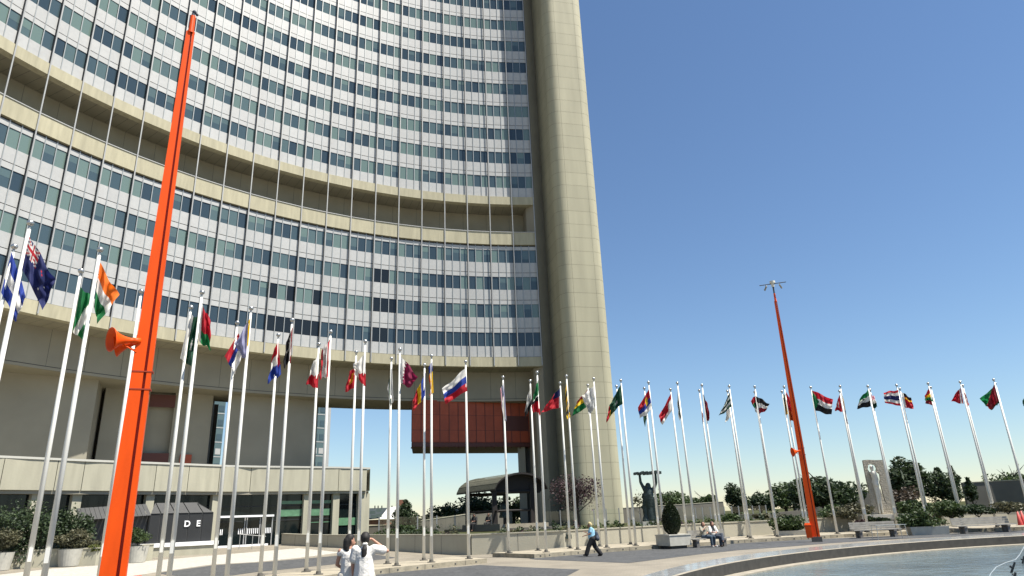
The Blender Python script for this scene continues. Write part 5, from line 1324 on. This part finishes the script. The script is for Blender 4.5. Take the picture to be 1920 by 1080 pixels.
# two people sitting on the bench
def sit(dx=0.0, cross=False):
    J = dict(pelvis=V(0, .06, .56), chest=V(0, .10, .88), neck=V(0, .07, 1.05), head=V(0, .03, 1.19))
    for k, x in (('L', 1), ('R', -1)):
        J['sh'+k] = V(x*.17, .08, 1.0); J['el'+k] = V(x*.22, -.02, .76); J['wr'+k] = V(x*.06, -.18, .74)
        J['hp'+k] = V(x*.09, .02, .54); J['kn'+k] = V(x*.10+dx, -.40, .52); J['an'+k] = V(x*.10+dx, -.42, .10); J['to'+k] = V(x*.12+dx, -.56, .04)
    if cross: J['knL'] = V(.02+dx, -.42, .62); J['anL'] = V(-.10+dx, -.62, .32); J['toL'] = V(-.14+dx, -.74, .25)
    return J
def bseat(off): return (B1.location+Matrix.Rotation(R_(12), 3, 'Z')@V(off, -.02, 0))
J = sit(.20); J['wrR'] = V(.02, -.12, 1.0); J['face'] = V(.5, -.8, -.1); J['anL'] = J['anL']+V(.05, .15, 0); J['elR'] = V(-.22, -.06, .82)
def ps1(J, hd, fd, sd_):
    yield 'jacket', 'core', shirt_caps(J, .9, .03, .0, .01)
    yield 'jeans', 'jeans', trouser_caps(J, .02)
    yield 'shoes', 'shirt', shoe_caps(J)
    yield 'hair', 'hair', [(hd+V(0, .02, .05), hd+V(0, .04, 0), .092, .09), (hd+V(0, .06, 0), hd+V(0, .08, -.16), .08, .05)]
p = bseat(-.25); person((p.x, p.y, 0), R_(22), J, label='seated person in a grey green jacket and jeans, left on the bench', parts=ps1)
J = sit(.22, True); J['face'] = V(-.3, -.9, -.1)
def ps2(J, hd, fd, sd_):
    yield 'white_jacket', 'shirt', shirt_caps(J, .95, .03, .0, .01)
    yield 'scarf', 'black', [(J['neck']+V(-.03, -.08, -.02), J['chest']+V(-.04, -.18, -.05), .035, .03), (J['neck']+V(.03, -.08, -.02), J['chest']+V(.05, -.18, -.05), .035, .03)]
    yield 'trousers', 'navy', trouser_caps(J, .02)
    yield 'shoes', 'black', shoe_caps(J)
    yield 'hair', 'hairr', [(hd+V(0, .02, .05), hd+V(0, .04, 0), .094, .09), (hd+V(.05, .03, .02), hd+V(.07, .0, -.14), .06, .035), (hd+V(-.05, .03, .02), hd+V(-.07, .0, -.14), .06, .035)]
p = bseat(.28); person((p.x, p.y, 0), R_(18), J, label='seated person in a white jacket and dark trousers with crossed legs, right on the bench', parts=ps2)
# two shaded visitors sitting at the pavilion
for px, lab, fx in ((889, 'dark silhouetted visitor sitting beside the left pavilion post', .6), (916, 'dark silhouetted visitor sitting on the pavilion edge, facing left', -.9)):
    J = sit(0.0); J['face'] = V(fx, -.6, 0)
    p = atd(px, 985, 57.6)
    person((p.x, p.y, 1.06), R_(-30), J, label=lab, skin='skin2', parts=lambda J, hd, fd, sd_: iter([('dark_clothes', 'black', shirt_caps(J, .9, .03)+trouser_caps(J, .02)), ('hair', 'hair', [(hd+V(0, .02, .05), hd+V(0, .04, 0), .094, .09)])]))
p = atd(904, 990, 57.0); m = MB(); m.box((0, 0, .3), (3.4, .5, .5), R_(-25)); o = m.build('low_stone_ledge', MT['core2']); o.location = (p.x, p.y+.2, .98)
tag(o, 'dark low stone ledge beside the bell pavilion', 'ledge')
# ------------------------------------------------------------------ bronze statue
sp0 = atd(1216, 985, 53); st = empty('bronze_statue', (sp0.x, sp0.y, .98)); SP = lambda px, py, dy=0: (lambda q: V(q.x-sp0.x, q.y-sp0.y+dy, q.z-.98))(atd(px, py, 53))
F_ = 53/FPX
caps = [(SP(1222, 975), SP(1219, 950), .36, .28), (SP(1219, 950), SP(1217, 928), .30, .34), (SP(1217, 928), SP(1216, 920), .34, .28), (SP(1216, 920), SP(1215, 915), .14, .12), (SP(1216, 914), SP(1215, 910), .19, .20),
        (SP(1210, 921), SP(1201, 904), .15, .11), (SP(1201, 904), SP(1199, 889), .11, .09), (SP(1224, 921), SP(1230, 905), .15, .11), (SP(1230, 905), SP(1229, 889), .11, .09),
        (SP(1213, 930), SP(1208, 950), .3, .16), (SP(1208, 950), SP(1211, 975), .16, .14), (SP(1226, 935), SP(1229, 975), .26, .3), (SP(1208, 928), SP(1205, 932), .16, .1), (SP(1208, 948), SP(1203, 951), .12, .08), (SP(1213, 962, .1), SP(1212, 978, 0), .2, .3)]
blob('figure', caps, MT['bronze'], st, .05, 1)
m = MB(); a, b = SP(1189, 888), SP(1238, 886)
rng = random.Random(3)
for i in range(14):
    t0, t1 = i/14, (i+1)/14; c = a.lerp(b, (t0+t1)/2); m.box((c.x, c.y, c.z+rng.uniform(-.03, .05)), ((b-a).length/14+.02, .7+rng.uniform(-.15, .1), .14+rng.uniform(0, .1)))
m.build('lifted_slab', MT['bronze'], st)
m = MB(); m.box((.1, 0, .12), (1.15, .9, .42)); m.build('pedestal', MT['pot'], st)
tag(st, 'tall dark bronze statue holding a slab overhead with both arms', 'statue')
# ------------------------------------------------------------------ stone monument with cut-out figure
mp_ = atd(1652, 966, 54); mo = empty('stone_monument', (mp_.x, mp_.y, .98), R_(-13)); k = 54/FPX*.93
def MP(px, py):         # photograph plane to local slab plane; the slab leans with the lens, so undo the convergence
    q = atd(px, py, 54); v = Vector((q.x-mp_.x, q.y-mp_.y, 0)); a = math.atan2(mp_.x, mp_.y); c = Vector((math.cos(a), -math.sin(a), 0)); return (v.dot(c)/math.cos(a+R_(-13)), q.z-.98)
out = [MP(*p) for p in ((1618, 863), (1626, 862), (1640, 862.5), (1655, 862), (1658, 868), (1665, 900), (1673, 935), (1681, 957), (1680, 966), (1636, 967), (1632, 930), (1624, 895))]
hole = [MP(*p) for p in ((1628, 872), (1634, 870), (1641, 872), (1644, 878), (1643, 883), (1650, 889), (1651, 898), (1650, 905), (1653, 912), (1657, 930), (1663, 946), (1656, 934), (1651, 918), (1646, 912), (1640, 905), (1635, 895), (1631, 886), (1627, 880))]
fig = [MP(*p) for p in ((1631, 871.5), (1634, 872), (1636, 876), (1637.5, 881), (1640, 884), (1642.5, 889), (1644, 897), (1643.5, 904), (1646, 911), (1648, 920), (1651, 935), (1656, 957), (1656.5, 961), (1653, 961), (1649, 942), (1646.5, 928), (1647, 942), (1651, 961), (1648.5, 962), (1644, 945), (1640, 925), (1638, 912), (1637.5, 904), (1634, 905.5), (1633.5, 904), (1636.5, 899), (1634.5, 892), (1632.5, 887), (1629.5, 887), (1629.8, 885.2), (1633.5, 884), (1632.5, 878))]
def slab(outer_, holes_, y0, y1, name, m_):
    loops = [[Vector((a, b, 0)) for a, b in outer_]]+[[Vector((a, b, 0)) for a, b in h_] for h_ in holes_]
    flat = [v for l in loops for v in l]; mb = MB(); mb.v = [(v.x, y0, v.y) for v in flat]+[(v.x, y1, v.y) for v in flat]; n = len(flat)
    for a in tessellate_polygon(loops): mb.f.append(list(a)); mb.f.append([n+i for i in reversed(a)]); mb.m += [0, 0]
    o = 0
    for l in loops:
        for i in range(len(l)): j = (i+1) % len(l); mb.f.append([o+i, o+j, n+o+j, n+o+i]); mb.m.append(0)
        o += len(l)
    return mb.build(name, m_, mo)
slab(out, [hole], .0, .26, 'rough_slab', MT['stone'])
def F3(px, py, y=-.06): q = MP(px, py); return V(q[0], y, q[1])
blob('white_figure', [(F3(1633.5, 876), F3(1634.3, 880), .13, .11), (F3(1634.3, 880), F3(1636, 886), .07, .08), (F3(1633.5, 887), F3(1640, 886.5), .11, .11), (F3(1637, 888), F3(1639.5, 900), .20, .15), (F3(1639.5, 900), F3(1642, 909), .14, .20),
  (F3(1633, 887), F3(1636.5, 897), .07, .055), (F3(1636.5, 897), F3(1635, 905), .05, .045), (F3(1641, 888), F3(1645.5, 898), .07, .055), (F3(1645.5, 898), F3(1646.5, 908), .05, .045),
  (F3(1640.5, 911), F3(1644, 930), .13, .085), (F3(1644, 930), F3(1649.5, 962), .08, .055), (F3(1643.5, 911), F3(1648.5, 930), .13, .085), (F3(1648.5, 930), F3(1655, 961), .08, .055)], MT['marble'], mo, .022, 2)
m = MB(); m.box((.15, .1, .05), (3.0, 1.6, .34)); m.build('marble_base', MT['marble'], mo)
tag(mo, 'tall rough stone slab monument with a cut out shape and a slender white human figure', 'monument')
# ------------------------------------------------------------------ fountain nozzles and jets in the pool
wj = bpy.data.materials.new('water_jet'); wj.use_nodes = True; t_ = wj.node_tree; b_ = t_.nodes['Principled BSDF']; b_.inputs['Base Color'].default_value = (.8, .85, .88, 1); b_.inputs['Roughness'].default_value = .2; b_.inputs['Alpha'].default_value = .22
for i, (x0, y0, x1, y1) in enumerate(((1888, 1071, 1903, 1054), (1912, 1054, 1920, 1043), (1897, 1082, 1904, 1073))):
    p = at(x0, y0, -.3); d = math.hypot(p.x, p.y); q = atd(x1, y1, d); t = empty('fountain_nozzle', (p.x, p.y, -.34)); O = t.location
    m = MB(); m.tube((0, 0, -.2), tuple(q-O), .035, .028, 8); m.tube(tuple((q-O)*.45), tuple((q-O)*.6), .05, .05, 8); m.build('pipe', MT['dark'], t)
    tag(t, ('lower left', 'right edge', 'lowest')[i]+' dark fountain pipe slanting out of the pool water', 'fountain nozzle', 'fountain pipes in the pool')
m = MB(); P0 = at(1860, 1084, -.3); d = 22
pts = [(1852, 1092), (1857, 1076), (1868, 1063), (1885, 1055), (1904, 1049), (1912, 1040), (1922, 1022), (1936, 1008)]
Q = [atd(x, y, 21.5+.3*i) for i, (x, y) in enumerate(pts)]
for a, b in zip(Q[:-1], Q[1:]): m.tube(tuple(a), tuple(b), .008, .009, 6, caps=False)
tag(m.build('fountain_spray', wj), 'thin arc of white fountain spray over the pool', 'fountain', kind='stuff')
